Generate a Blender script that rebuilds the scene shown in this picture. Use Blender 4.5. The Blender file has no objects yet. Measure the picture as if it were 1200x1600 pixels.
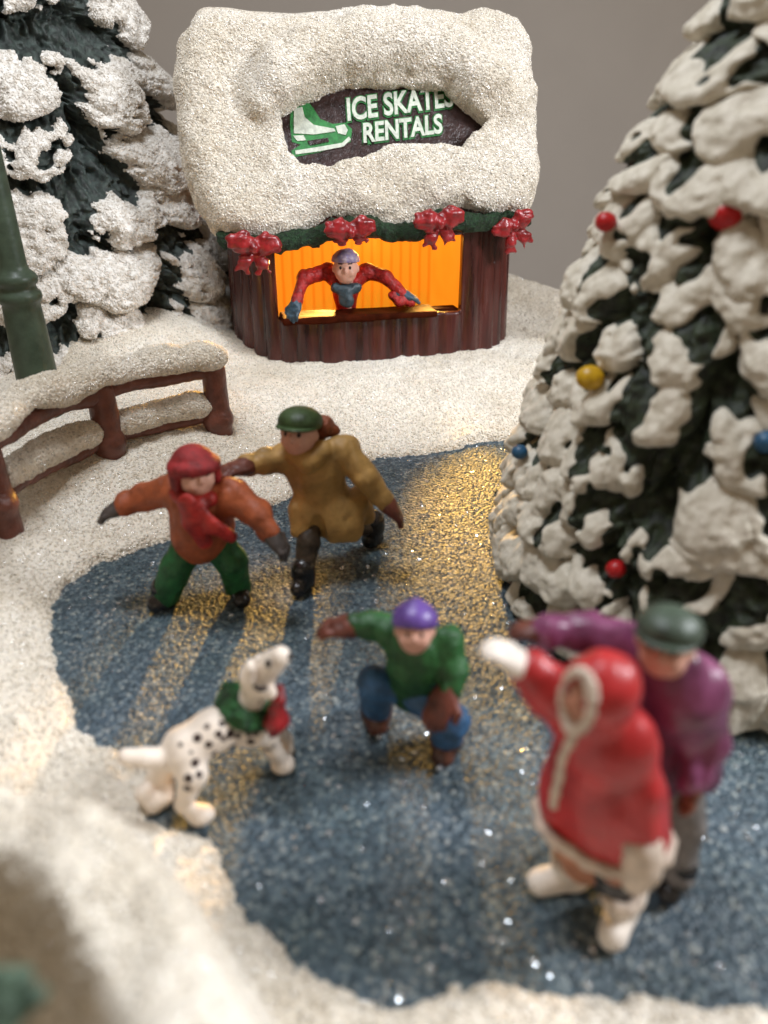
import bpy, math, random
import numpy as np
from mathutils import Vector, Matrix, Quaternion
random.seed(7); rng = np.random.default_rng(7)
scene = bpy.context.scene

# ------------------------------------------------------------------ camera, world, lights
H = 6.8; PITCH = math.radians(28); FPX = 1200.0
cam_d = bpy.data.cameras.new('camera'); cam = bpy.data.objects.new('camera', cam_d)
scene.collection.objects.link(cam); scene.camera = cam
cam.location = (0, 0, H); cam.rotation_euler = (math.pi/2-PITCH, 0, 0)
cam_d.sensor_width = 36; cam_d.sensor_fit = 'AUTO'; cam_d.lens = 27
cam_d.clip_start = 0.1; cam_d.clip_end = 400
cam_d.dof.use_dof = True; cam_d.dof.focus_distance = 16.5; cam_d.dof.aperture_fstop = 0.20
world = bpy.data.worlds.new('World'); scene.world = world; world.use_nodes = True
bg = world.node_tree.nodes['Background']; bg.inputs[0].default_value = (1.0, 0.79, 0.56, 1); bg.inputs[1].default_value = 0.28

def area(name, loc, target, size, power, col, sy=None):
    d = bpy.data.lights.new(name, 'AREA'); d.energy = power; d.color = col; d.size = size
    if sy: d.shape = 'RECTANGLE'; d.size_y = sy
    o = bpy.data.objects.new(name, d); scene.collection.objects.link(o); o.location = loc
    o.rotation_euler = (Vector(target)-Vector(loc)).to_track_quat('-Z', 'Y').to_euler(); return o
def point(name, loc, power, col, r):
    d = bpy.data.lights.new(name, 'POINT'); d.energy = power; d.color = col; d.shadow_soft_size = r
    o = bpy.data.objects.new(name, d); scene.collection.objects.link(o); o.location = loc; return o
def spot(name, loc, target, ang, power, col, r, bl=.5):
    d = bpy.data.lights.new(name, 'SPOT'); d.energy = power; d.color = col; d.shadow_soft_size = r; d.spot_size = math.radians(ang); d.spot_blend = bl
    o = bpy.data.objects.new(name, d); scene.collection.objects.link(o); o.location = loc
    o.rotation_euler = (Vector(target)-Vector(loc)).to_track_quat('-Z', 'Y').to_euler(); return o
area('window_light', (19, 7, 16), (0, 12, 1), 6, 7000, (0.92, 0.95, 1.0), 5)
area('overhead_fill_light', (-4, 10, 23), (-2, 13, 1), 6, 3900, (0.88, 0.93, 1.0))  # added cool fill from above, placed for roof front and bank hollow
spot('booth_light', (-1.35, 22.3, 3.08), (-3.1, 12.3, 1.6), 36, 17000, (1.0, 0.55, 0.11), 0.22)
point('booth_light', (-.2, 21.4, 3.7), 130, (1.0, 0.50, 0.07), 0.2)  # added soft lamp, gives the inner walls an uneven glow
spot('booth_light', (1.1, 21.7, 3.25), (2.2, 11.6, -.2), 28, 13000, (1.0, 0.55, 0.11), 0.35, 1.0)  # added second spot, brightens the ice beside the right tree
scene.view_settings.view_transform = 'Standard'; scene.view_settings.look = 'None'
scene.view_settings.exposure = -0.06; scene.view_settings.gamma = 1
scene.view_settings.use_curve_mapping = False

# ------------------------------------------------------------------ geometry helpers
cp, sp = math.cos(PITCH), math.sin(PITCH)
def ray(x, y):
    u = (x-600)/FPX; v = (y-800)/FPX
    return np.array([u, cp-v*sp, -(sp+v*cp)])
CAM = np.array([0, 0, H])
def G(x, y, z=0.0):                      # photo position -> point on the level z
    d = ray(x, y); return CAM+d*((z-H)/d[2])
def W(x, y, Y):                          # photo position -> point at the distance Y
    d = ray(x, y); return CAM+d*(Y/d[1])
def onplane(x, y, p0, n):
    d = ray(x, y); return CAM+d*(np.dot(p0-CAM, n)/np.dot(d, n))

def hash3(ix, iy, iz, seed):
    h = (ix.astype(np.int64)*374761393+iy.astype(np.int64)*668265263+iz.astype(np.int64)*2147483647+seed*974634777) & 0xffffffff
    h = ((h ^ (h >> 13))*1274126177) & 0xffffffff
    h = (h ^ (h >> 16)) & 0xffff
    return h/65535.0
def vn(P, s, seed=0):                    # value noise in -1..1
    Q = P*s; i = np.floor(Q); f = Q-i; f = f*f*(3-2*f); i = i.astype(np.int64); r = 0
    for a in (0, 1):
        for b in (0, 1):
            for c in (0, 1):
                w = (f[..., 0] if a else 1-f[..., 0])*(f[..., 1] if b else 1-f[..., 1])*(f[..., 2] if c else 1-f[..., 2])
                r = r+w*hash3(i[..., 0]+a, i[..., 1]+b, i[..., 2]+c, seed)
    return r*2-1
def fbm(P, s, seed=0, o=3):
    r = 0; a = 1
    for k in range(o): r = r+a*vn(P, s*2**k, seed+k*17); a *= .5
    return r
def sstep(a, b, x):
    t = np.clip((x-a)/(b-a), 0, 1); return t*t*(3-2*t)
def unit(v): v = np.asarray(v, float); return v/np.linalg.norm(v)

class S:                                 # a soft solid made of blended primitives
    def __init__(s, vox=.03): s.pr = []; s.cuts = []; s.vox = vox; s.fn = None
    def _bb(s, lo, hi): s.pr[-1] += (np.array(lo), np.array(hi))
    def cap(s, a, b, ra, rb=None, k=.05, sq=None):
        rb = ra if rb is None else rb; a = np.asarray(a, float); b = np.asarray(b, float)
        s.pr.append([0, (a, b, ra, rb, sq), k, np.minimum(a-ra, b-rb), np.maximum(a+ra, b+rb)]); return s
    def chain(s, pts, rs, k=.05, sq=None):
        if not hasattr(rs, '__len__'): rs = [rs]*len(pts)
        for i in range(len(pts)-1): s.cap(pts[i], pts[i+1], rs[i], rs[i+1], k, sq)
        return s
    def ell(s, c, r, R=None, k=.05):
        c = np.asarray(c, float); r = np.asarray(r, float)*np.ones(3); R = np.eye(3) if R is None else R
        m = r.max(); s.pr.append([1, (c, r, R), k, c-m, c+m]); return s
    def cut(s, p, n): s.cuts.append((np.asarray(p, float), unit(n))); return s
    def ev(s, P):
        D = None
        for t, a, k, lo, hi in s.pr:
            if t == 0:
                A, B, ra, rb, sq = a; ab = B-A; pa = P-A
                if sq is not None:       # sq = (axis, factor): thinner along that axis
                    ax, f = sq; ax = unit(ax); pa = pa+(pa@ax)[..., None]*ax*(1/f-1)
                    ab = ab+(ab@ax)*ax*(1/f-1)
                h = np.clip((pa@ab)/max(ab@ab, 1e-9), 0, 1)
                d = np.linalg.norm(pa-h[..., None]*ab, axis=-1)-(ra+(rb-ra)*h)
                if sq is not None: d = d*(.5+.5*sq[1])
            else:
                c, r, R = a; q = (P-c)@R; k0 = np.linalg.norm(q/r, axis=-1); k1 = np.linalg.norm(q/(r*r), axis=-1)+1e-9
                d = k0*(k0-1)/k1
            if D is None: D = d
            elif k > 0:
                h = np.clip(.5+.5*(D-d)/k, 0, 1); D = D*(1-h)+d*h-k*h*(1-h)
            else: D = np.minimum(D, d)
        for p, n in s.cuts: D = np.maximum(D, (P-p)@n)
        if s.fn: D = s.fn(P, D)
        return D
    def mesh(s):
        lo = np.min([p[3] for p in s.pr], 0)-3*s.vox-.05; hi = np.max([p[4] for p in s.pr], 0)+3*s.vox+.05
        return nets(s.ev, lo, hi, s.vox)
def nets(fn, lo, hi, h):
    ax = [np.arange(lo[i], hi[i]+h, h) for i in range(3)]
    n = [len(a) for a in ax]; V = np.empty(n, np.float32)
    for i in range(0, n[0], 24):
        g = np.stack(np.meshgrid(ax[0][i:i+24], ax[1], ax[2], indexing='ij'), -1); V[i:i+24] = fn(g)
    c = np.zeros([m-1 for m in n], np.int8); sl = lambda o, m: slice(o, m-1+o)
    for dx in (0, 1):
        for dy in (0, 1):
            for dz in (0, 1): c += (V[sl(dx, n[0]), sl(dy, n[1]), sl(dz, n[2])] < 0)
    act = (c > 0) & (c < 8); idx = -np.ones(act.shape, np.int64); ijk = np.argwhere(act); idx[act] = np.arange(len(ijk))
    acc = np.zeros((len(ijk), 3)); cnt = np.zeros(len(ijk))
    for d in range(3):
        o1, o2 = [k for k in range(3) if k != d]
        for a in (0, 1):
            for b in (0, 1):
                p = ijk.copy(); p[:, o1] += a; p[:, o2] += b; q = p.copy(); q[:, d] += 1
                va = V[tuple(p.T)]; vb = V[tuple(q.T)]; m = (va < 0) != (vb < 0)
                t = np.where(m, va/np.where(m, va-vb, 1), 0); pos = p.astype(float); pos[:, d] += t
                acc[m] += pos[m]; cnt[m] += 1
    v = acc/np.maximum(cnt, 1)[:, None]*h+np.array([a[0] for a in ax])
    F = []
    for d in range(3):
        o1, o2 = (d+1) % 3, (d+2) % 3
        A = np.moveaxis(V, (d, o1, o2), (0, 1, 2)); I = np.moveaxis(idx, (d, o1, o2), (0, 1, 2))
        s0 = A[:-1, 1:-1, 1:-1] < 0; s1 = A[1:, 1:-1, 1:-1] < 0; e = np.argwhere(s0 != s1)
        if not len(e): continue
        i, j, k = e[:, 0], e[:, 1]+1, e[:, 2]+1
        q = np.stack([I[i, j-1, k-1], I[i, j, k-1], I[i, j, k], I[i, j-1, k]], 1)
        fl = ~s0[tuple(e.T)]; q[fl] = q[fl][:, ::-1]; F.append(q)
    return v, np.concatenate(F)

def mkmesh(name, v, f, mat, parent=None, origin=(0, 0, 0), smooth=True, attr=None):
    me = bpy.data.meshes.new(name); v = np.asarray(v, np.float64)-np.asarray(origin, float)
    if isinstance(f, np.ndarray):
        me.vertices.add(len(v)); me.vertices.foreach_set('co', v.ravel().astype(np.float32)); m = f.shape[1]
        me.loops.add(f.size); me.loops.foreach_set('vertex_index', f.ravel().astype(np.int32))
        me.polygons.add(len(f)); me.polygons.foreach_set('loop_start', np.arange(0, f.size, m, dtype=np.int32))
    else: me.from_pydata([tuple(p) for p in v], [], f)
    me.update(calc_edges=True); me.validate()
    if smooth: me.polygons.foreach_set('use_smooth', np.ones(len(me.polygons), bool))
    if attr:
        for k, a in attr.items():
            at = me.attributes.new(k, 'FLOAT', 'POINT'); at.data.foreach_set('value', np.asarray(a, np.float32))
    me.materials.append(mat)
    o = bpy.data.objects.new(name, me); scene.collection.objects.link(o)
    if parent is not None: o.parent = parent
    return o
OCT = np.array([(1, 0, 0), (-1, 0, 0), (0, 1, 0), (0, -1, 0), (0, 0, 1), (0, 0, -1)], float)
OF = np.array([(0, 2, 4), (2, 1, 4), (1, 3, 4), (3, 0, 4), (2, 0, 5), (1, 2, 5), (3, 1, 5), (0, 3, 5)])
def grains(P, size):                     # little crystals at the points P
    n = len(P); q = rng.normal(size=(n, 4)); q /= np.linalg.norm(q, axis=1)[:, None]; w, x, y, z = q.T
    R = np.stack([1-2*(y*y+z*z), 2*(x*y-z*w), 2*(x*z+y*w), 2*(x*y+z*w), 1-2*(x*x+z*z), 2*(y*z-x*w), 2*(x*z-y*w), 2*(y*z+x*w), 1-2*(x*x+y*y)], 1).reshape(n, 3, 3)
    sc = size*rng.uniform(.55, 1.3, (n, 1, 3))
    V = np.einsum('nij,nkj->nki', R, OCT[None]*sc)+P[:, None]
    F = OF[None]+(np.arange(n)*6)[:, None, None]; return V.reshape(-1, 3), F.reshape(-1, 3)
def sample(v, f, n, keep=None):
    c = v[f].mean(1); e1_ = v[f[:, 1]]-v[f[:, 0]]; e2_ = v[f[:, 2]]-v[f[:, 0]]; nn = np.cross(e1_, e2_); ar = np.linalg.norm(nn, axis=1)+1e-12
    w = ar.copy()
    if keep is not None: w = w*keep(c, nn/ar[:, None])
    k = rng.choice(len(f), n, p=w/w.sum()); u = rng.uniform(size=(n, 2))
    a, b, c_, d = [v[f[k, i]] for i in range(4)]; U = u[:, :1]; V_ = u[:, 1:]
    return (a*(1-U)+b*U)*(1-V_)+(d*(1-U)+c_*U)*V_
def add_grains(o, P, size, sm0=True):              # join crystals to an existing mesh object, flat shaded
    me = o.data; n0 = len(me.vertices); p0 = len(me.polygons); l0 = len(me.loops); V, F = grains(P, size)
    me.vertices.add(len(V)); co = np.empty((n0+len(V))*3, np.float32); me.vertices.foreach_get('co', co); co = co.reshape(-1, 3); co[n0:] = V; me.vertices.foreach_set('co', co.ravel())
    me.loops.add(F.size); li = np.empty(l0+F.size, np.int32); me.loops.foreach_get('vertex_index', li); li[l0:] = (F+n0).ravel(); me.loops.foreach_set('vertex_index', li)
    me.polygons.add(len(F)); ls = np.empty(p0+len(F), np.int32); me.polygons.foreach_get('loop_start', ls); ls[p0:] = l0+np.arange(len(F))*3; me.polygons.foreach_set('loop_start', ls)
    sm = np.ones(p0+len(F), bool); sm[:p0] = sm0; sm[p0:] = False
    me.update(calc_edges=True); me.polygons.foreach_set('use_smooth', sm); me.update()
def build(name, s, mat, root=None, noise=None, **kw):
    v, f = s.mesh()
    if noise:
        for amp, sc in noise:
            v = v+np.stack([vn(v, sc, 1), vn(v, sc, 2), vn(v, sc, 3)], -1)*amp
    org = np.array(root.location) if root is not None else v.mean(0)
    if root is not None and root.parent is not None: org = org+np.array(root.parent.location)
    o = mkmesh(name, v, f, mat, root, org, **kw)
    if root is None: o.location = org
    return o
def thing(name, label, cat, loc, group=None):
    o = bpy.data.objects.new(name, None); scene.collection.objects.link(o); o.location = tuple(loc)
    o.empty_display_size = .3; o['label'] = label; o['category'] = cat
    if group: o['group'] = group
    return o
def tag(o, label, cat, group=None, kind=None):
    if label: o['label'] = label
    if cat: o['category'] = cat
    if group: o['group'] = group
    if kind: o['kind'] = kind
    return o

# ------------------------------------------------------------------ materials
def mat_new(name):
    m = bpy.data.materials.new(name); m.use_nodes = True; nt = m.node_tree
    return m, nt, nt.nodes['Principled BSDF']
def N(nt, t, **kw):
    n = nt.nodes.new(t)
    for k, v in kw.items():
        if k in ('operation', 'data_type', 'feature', 'blend_type', 'attribute_name', 'noise_dimensions', 'distance'): setattr(n, k, v)
        else: n.inputs[k].default_value = v
    return n
def L(nt, a, b): nt.links.new(a, b)
def ramp(nt, fac, stops):
    r = nt.nodes.new('ShaderNodeValToRGB'); e = r.color_ramp.elements
    while len(e) < len(stops): e.new(.5)
    for i, (p, c) in enumerate(stops): e[i].position = p; e[i].color = (*c, 1) if len(c) == 3 else c
    L(nt, fac, r.inputs[0]); return r
def coords(nt): return nt.nodes.new('ShaderNodeTexCoord').outputs['Object']

def glitter_normal(nt, co, scale, base_normal, frac, strength=1.0, seed=0.0):
    """flat flakes: a fraction of the cells get a random facet normal; returns normal and flake mask"""
    vo = N(nt, 'ShaderNodeTexVoronoi', Scale=scale); L(nt, co, vo.inputs['Vector'])
    wn = nt.nodes.new('ShaderNodeTexWhiteNoise'); L(nt, vo.outputs['Position'], wn.inputs['Vector'])
    m1 = N(nt, 'ShaderNodeMath', operation='LESS_THAN'); L(nt, wn.outputs['Value'], m1.inputs[0]); m1.inputs[1].default_value = frac
    m2 = N(nt, 'ShaderNodeMath', operation='LESS_THAN'); L(nt, vo.outputs['Distance'], m2.inputs[0]); m2.inputs[1].default_value = .42
    mm = N(nt, 'ShaderNodeMath', operation='MULTIPLY'); L(nt, m1.outputs[0], mm.inputs[0]); L(nt, m2.outputs[0], mm.inputs[1])
    sub = N(nt, 'ShaderNodeVectorMath', operation='SUBTRACT'); L(nt, wn.outputs['Color'], sub.inputs[0]); sub.inputs[1].default_value = (.5, .5, .5)
    sc = N(nt, 'ShaderNodeVectorMath', operation='SCALE'); L(nt, sub.outputs[0], sc.inputs[0]); sc.inputs['Scale'].default_value = 1.6*strength
    add = N(nt, 'ShaderNodeVectorMath', operation='ADD'); L(nt, sc.outputs[0], add.inputs[0]); L(nt, base_normal, add.inputs[1])
    nm = N(nt, 'ShaderNodeVectorMath', operation='NORMALIZE'); L(nt, add.outputs[0], nm.inputs[0])
    mx = N(nt, 'ShaderNodeMix', data_type='VECTOR'); L(nt, mm.outputs[0], mx.inputs['Factor'])
    L(nt, base_normal, mx.inputs[4]); L(nt, nm.outputs[0], mx.inputs[5])
    return mx.outputs[1], mm.outputs[0]

def snow_mat(name, c1, c2, grain=14, bump=.5, frac=.10, bdist=.05):
    m, nt, b = mat_new(name); co = coords(nt)
    n1 = N(nt, 'ShaderNodeTexNoise', Scale=.6, Detail=5.0); L(nt, co, n1.inputs['Vector'])
    vo = N(nt, 'ShaderNodeTexVoronoi', Scale=grain); L(nt, co, vo.inputs['Vector'])
    wn = nt.nodes.new('ShaderNodeTexWhiteNoise'); L(nt, vo.outputs['Position'], wn.inputs['Vector'])
    r1 = ramp(nt, n1.outputs['Fac'], [(.35, c1), (.65, c2)])
    r2 = ramp(nt, wn.outputs['Value'], [(0, (.80, .77, .73)), (.3, (.95, .94, .92)), (1, (1.0, 1.0, 1.0))])
    mx = N(nt, 'ShaderNodeMix', data_type='RGBA', blend_type='MULTIPLY'); mx.inputs['Factor'].default_value = 1
    L(nt, r1.outputs[0], mx.inputs[6]); L(nt, r2.outputs[0], mx.inputs[7]); L(nt, mx.outputs[2], b.inputs['Base Color'])
    n2 = N(nt, 'ShaderNodeTexNoise', Scale=grain*1.6, Detail=3.0); L(nt, co, n2.inputs['Vector'])
    ad = N(nt, 'ShaderNodeMath', operation='MULTIPLY_ADD'); L(nt, vo.outputs['Distance'], ad.inputs[0]); ad.inputs[1].default_value = -1.2
    L(nt, n2.outputs['Fac'], ad.inputs[2])
    bp = N(nt, 'ShaderNodeBump', Strength=bump, Distance=bdist); L(nt, ad.outputs[0], bp.inputs['Height'])
    nrm, mask = glitter_normal(nt, co, grain*.9, bp.outputs[0], frac, .55)
    L(nt, nrm, b.inputs['Normal'])
    ro = N(nt, 'ShaderNodeMapRange'); L(nt, mask, ro.inputs[0]); ro.inputs[3].default_value = .8; ro.inputs[4].default_value = .12
    L(nt, ro.outputs[0], b.inputs['Roughness'])
    sl_ = N(nt, 'ShaderNodeMapRange'); L(nt, mask, sl_.inputs[0]); sl_.inputs[3].default_value = .3; sl_.inputs[4].default_value = .8
    L(nt, sl_.outputs[0], b.inputs['Specular IOR Level'])
    io = N(nt, 'ShaderNodeMapRange'); L(nt, mask, io.inputs[0]); io.inputs[3].default_value = 1.45; io.inputs[4].default_value = 2.6; L(nt, io.outputs[0], b.inputs['IOR'])
    b.inputs['Subsurface Weight'].default_value = .1; b.inputs['Subsurface Radius'].default_value = (.25, .2, .14); b.inputs['Subsurface Scale'].default_value = .2
    return m
def paint(name, c, rough=.45, var=.25, bump=.12, scale=6, c2=None, coat=0.0, spec=.4, az=1.0):
    m, nt, b = mat_new(name); co = coords(nt)
    if az != 1:
        mp = nt.nodes.new('ShaderNodeMapping'); L(nt, co, mp.inputs[0]); mp.inputs['Scale'].default_value = (1, 1, az); co = mp.outputs[0]
    n1 = N(nt, 'ShaderNodeTexNoise', Scale=scale, Detail=5.0, Roughness=.6); L(nt, co, n1.inputs['Vector'])
    c2 = c2 or tuple(max(x*(1-var*1.6), 0) for x in c)
    r = ramp(nt, n1.outputs['Fac'], [(.32, c2), (.62, c)]); L(nt, r.outputs[0], b.inputs['Base Color'])
    n2 = N(nt, 'ShaderNodeTexNoise', Scale=scale*2.2, Detail=4.0); L(nt, co, n2.inputs['Vector'])
    bp = N(nt, 'ShaderNodeBump', Strength=bump*2.5, Distance=.05); L(nt, n2.outputs['Fac'], bp.inputs['Height']); L(nt, bp.outputs[0], b.inputs['Normal'])
    r3 = N(nt, 'ShaderNodeMapRange'); L(nt, n1.outputs['Fac'], r3.inputs[0]); r3.inputs[3].default_value = rough-.12; r3.inputs[4].default_value = rough+.15
    L(nt, r3.outputs[0], b.inputs['Roughness']); b.inputs['Coat Weight'].default_value = coat; b.inputs['Coat Roughness'].default_value = .2
    b.inputs['Specular IOR Level'].default_value = spec
    return m
M = {}
M['snow'] = snow_mat('glitter_snow', (.74, .67, .56), (.86, .81, .72), 22, .5, .35, .035)
M['snow_roof'] = snow_mat('roof_snow', (.78, .71, .60), (.90, .85, .77), 18, .6, .45, .045)
M['snow_fence'] = snow_mat('fence_snow', (.76, .69, .58), (.88, .83, .75), 18, .6, .40, .045)
def ice_mat():
    m, nt, b = mat_new('grit_ice'); co = coords(nt)
    vo = N(nt, 'ShaderNodeTexVoronoi', Scale=19.0, Randomness=1.0); L(nt, co, vo.inputs['Vector'])
    wn = nt.nodes.new('ShaderNodeTexWhiteNoise'); L(nt, vo.outputs['Position'], wn.inputs['Vector'])
    r = ramp(nt, wn.outputs['Value'], [(0, (.026, .042, .054)), (.45, (.054, .083, .105)), (.8, (.098, .135, .156)), (.95, (.17, .20, .205)), (1, (.28, .29, .27))])
    n1 = N(nt, 'ShaderNodeTexNoise', Scale=.5, Detail=3.0); L(nt, co, n1.inputs['Vector'])
    r2 = ramp(nt, n1.outputs['Fac'], [(.35, (.8, .88, .85)), (.65, (1.1, 1.1, 1.15))])
    mx = N(nt, 'ShaderNodeMix', data_type='RGBA', blend_type='MULTIPLY'); mx.inputs['Factor'].default_value = 1
    L(nt, r.outputs[0], mx.inputs[6]); L(nt, r2.outputs[0], mx.inputs[7]); L(nt, mx.outputs[2], b.inputs['Base Color'])
    inv = N(nt, 'ShaderNodeMath', operation='MULTIPLY_ADD'); L(nt, vo.outputs['Distance'], inv.inputs[0]); inv.inputs[1].default_value = -1.0
    L(nt, wn.outputs['Value'], inv.inputs[2])
    bp = N(nt, 'ShaderNodeBump', Strength=.75, Distance=.04); L(nt, inv.outputs[0], bp.inputs['Height'])
    nrm, mask = glitter_normal(nt, co, 12.0, bp.outputs[0], .07, .8)
    L(nt, nrm, b.inputs['Normal'])
    ro = N(nt, 'ShaderNodeMapRange'); L(nt, mask, ro.inputs[0]); ro.inputs[3].default_value = .5; ro.inputs[4].default_value = .15
    L(nt, ro.outputs[0], b.inputs['Roughness']); me = N(nt, 'ShaderNodeMapRange'); L(nt, mask, me.inputs[0]); me.inputs[4].default_value = .8
    L(nt, me.outputs[0], b.inputs['Metallic'])
    mc = N(nt, 'ShaderNodeMix', data_type='RGBA'); L(nt, mask, mc.inputs['Factor']); L(nt, mx.outputs[2], mc.inputs[6]); mc.inputs[7].default_value = (.75, .8, .85, 1)
    L(nt, mc.outputs[2], b.inputs['Base Color'])
    return m
M['ice'] = ice_mat()
def tree_mat(name, green, dark, snow, snow2, glit, grain=10, edge=(.45, .55)):
    m, nt, b = mat_new(name); co = coords(nt)
    at = nt.nodes.new('ShaderNodeAttribute'); at.attribute_name = 'snow'
    n0 = N(nt, 'ShaderNodeTexNoise', Scale=5.0, Detail=5.0, Roughness=.65); L(nt, co, n0.inputs['Vector'])
    a1 = N(nt, 'ShaderNodeMath', operation='MULTIPLY_ADD'); L(nt, n0.outputs['Fac'], a1.inputs[0]); a1.inputs[1].default_value = .5; L(nt, at.outputs['Fac'], a1.inputs[2])
    fac = N(nt, 'ShaderNodeMapRange'); L(nt, a1.outputs[0], fac.inputs[0]); fac.inputs[1].default_value = edge[0]+.25; fac.inputs[2].default_value = edge[1]+.25
    n1 = N(nt, 'ShaderNodeTexNoise', Scale=7.0, Detail=5.0); L(nt, co, n1.inputs['Vector'])
    g = ramp(nt, n1.outputs['Fac'], [(.35, dark), (.65, green)]); s = ramp(nt, n1.outputs['Fac'], [(.35, snow2), (.6, snow)])
    mx = N(nt, 'ShaderNodeMix', data_type='RGBA'); L(nt, fac.outputs[0], mx.inputs['Factor']); L(nt, g.outputs[0], mx.inputs[6]); L(nt, s.outputs[0], mx.inputs[7])
    L(nt, mx.outputs[2], b.inputs['Base Color'])
    mp = nt.nodes.new('ShaderNodeMapping'); L(nt, co, mp.inputs[0]); mp.inputs['Scale'].default_value = (1, 1, .35)
    n2 = N(nt, 'ShaderNodeTexNoise', Scale=grain, Detail=5.0, Roughness=.6); L(nt, mp.outputs[0], n2.inputs['Vector'])
    bp = N(nt, 'ShaderNodeBump', Strength=.7, Distance=.07); L(nt, n2.outputs['Fac'], bp.inputs['Height'])
    b.inputs['Roughness'].default_value = .6
    if glit:
        nrm, mask = glitter_normal(nt, co, 14, bp.outputs[0], glit, .45)
        m2 = N(nt, 'ShaderNodeMath', operation='MULTIPLY'); L(nt, mask, m2.inputs[0]); L(nt, fac.outputs[0], m2.inputs[1])
        mv = N(nt, 'ShaderNodeMix', data_type='VECTOR'); L(nt, m2.outputs[0], mv.inputs['Factor']); L(nt, bp.outputs[0], mv.inputs[4]); L(nt, nrm, mv.inputs[5])
        L(nt, mv.outputs[1], b.inputs['Normal'])
        ro = N(nt, 'ShaderNodeMapRange'); L(nt, m2.outputs[0], ro.inputs[0]); ro.inputs[3].default_value = .7; ro.inputs[4].default_value = .2; L(nt, ro.outputs[0], b.inputs['Roughness'])
        b.inputs['Specular IOR Level'].default_value = .9
    else: L(nt, bp.outputs[0], b.inputs['Normal'])
    return m
M['tree_far'] = tree_mat('left_tree', (.035, .055, .045), (.006, .010, .008), (.80, .77, .72), (.60, .55, .48), .10)
M['tree_near'] = tree_mat('right_tree', (.030, .045, .020), (.006, .009, .005), (.68, .63, .53), (.54, .49, .39), 0, 8)
M['booth_wood'] = paint('booth_wood', (.078, .016, .012), .22, .5, .25, 3, (.020, .005, .005), spec=.6, az=.12)
M['counter'] = paint('counter_wood', (.050, .009, .003), .8, .4, .15, 3, spec=.03)
M['fence_wood'] = paint('fence_wood', (.155, .052, .034), .36, .3, .2, 4)
M['post_green'] = paint('post_green', (.058, .085, .055), .38, .25, .08, 3)
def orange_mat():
    m, nt, b = mat_new('glow_planks'); co = coords(nt)
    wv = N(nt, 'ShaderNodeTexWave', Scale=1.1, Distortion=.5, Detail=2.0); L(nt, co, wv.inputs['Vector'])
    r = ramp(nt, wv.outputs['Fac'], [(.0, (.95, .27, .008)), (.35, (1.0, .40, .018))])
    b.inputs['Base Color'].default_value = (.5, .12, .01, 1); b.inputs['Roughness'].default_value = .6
    L(nt, r.outputs[0], b.inputs['Emission Color']); b.inputs['Emission Strength'].default_value = .66  # planks emit the orange lamplight themselves
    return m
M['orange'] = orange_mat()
M['inner'] = paint('inner_wood', (.40, .10, .02), .5, .2)
M['bow'] = paint('bow_red', (.33, .012, .016), .36, .4, .15, 5, coat=.3)
M['garland'] = paint('garland_green', (.014, .050, .016), .5, .6, .6, 12)
M['collar'] = paint('collar_green', (.022, .12, .03), .45, .6, .6, 9)
M['sprig'] = paint('sprig_green', (.10, .16, .11), .5, .4, .3, 9)
M['sign'] = paint('sign_board', (.040, .018, .016), .3, .4, .2, 5)
M['letter'] = paint('letter_white', (.62, .66, .56), .5, .2, .1, 9)
M['letter_green'] = paint('letter_green', (.03, .22, .05), .5, .3, .1, 9)
M['skin'] = paint('skin', (.66, .36, .27), .5, .12, .05, 5)
M['eye'] = paint('eye_black', (.02, .012, .01), .4, .1, .02)
M['lip'] = paint('lip', (.45, .10, .08), .4, .1, .02)
M['black'] = paint('boot_black', (.014, .010, .009), .22, .4, .2, 5, coat=.4)
M['red_hat'] = paint('hat_red', (.30, .018, .020), .65, .4, .2)
M['rust'] = paint('jacket_rust', (.36, .085, .028), .55, .3, .2, 4)
M['red_scarf'] = paint('scarf_red', (.38, .020, .014), .45, .4, .2)
M['green_trousers'] = paint('trousers_green', (.018, .12, .035), .5, .35, .15)
M['grey_glove'] = paint('glove_grey', (.075, .060, .055), .45, .4, .1)
M['tan'] = paint('coat_tan', (.43, .25, .075), .55, .28, .2, 3)
M['brown_trousers'] = paint('trousers_brown', (.060, .040, .024), .5, .5, .2)
M['brown_glove'] = paint('glove_brown', (.15, .040, .024), .42, .4, .1)
M['hat_green'] = paint('hat_green', (.040, .075, .020), .5, .35, .1)
M['scarf_brown'] = paint('scarf_brown', (.28, .08, .035), .5, .4, .3, 8)
M['purple'] = paint('hat_purple', (.13, .065, .30), .38, .3, .08, coat=.15)
M['sweater'] = paint('sweater_green', (.022, .105, .026), .45, .4, .25, 5)
M['jeans'] = paint('jeans_blue', (.045, .13, .27), .5, .35, .2)
M['skate_brown'] = paint('skate_brown', (.13, .045, .026), .35, .5, .2, coat=.2)
M['metal'] = paint('blade_metal', (.6, .62, .65), .25, .3, .1)
M['metal'].node_tree.nodes['Principled BSDF'].inputs['Metallic'].default_value = .9
M['coat_red'] = paint('coat_red', (.48, .022, .024), .42, .3, .12, 2.5, coat=.15)
M['fur'] = paint('fur_cream', (.66, .54, .44), .6, .2, .3, 8)
M['white_boot'] = paint('boot_white', (.86, .77, .68), .5, .12, .1)
M['skirt'] = paint('skirt_brown', (.48, .20, .11), .5, .3, .1)
M['face_dark'] = paint('face_tan', (.42, .18, .11), .5, .3, .1)
M['plum'] = paint('jacket_plum', (.23, .055, .14), .40, .35, .15, 3, coat=.2)
M['hat_grey'] = paint('hat_grey', (.060, .085, .060), .4, .35, .1)
M['grey_trousers'] = paint('trousers_grey', (.22, .20, .19), .5, .35, .15)
M['vendor_red'] = paint('vendor_red', (.42, .020, .018), .4, .4, .3, 7)
M['vendor_scarf'] = paint('vendor_scarf', (.045, .075, .095), .4, .4, .2)
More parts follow.
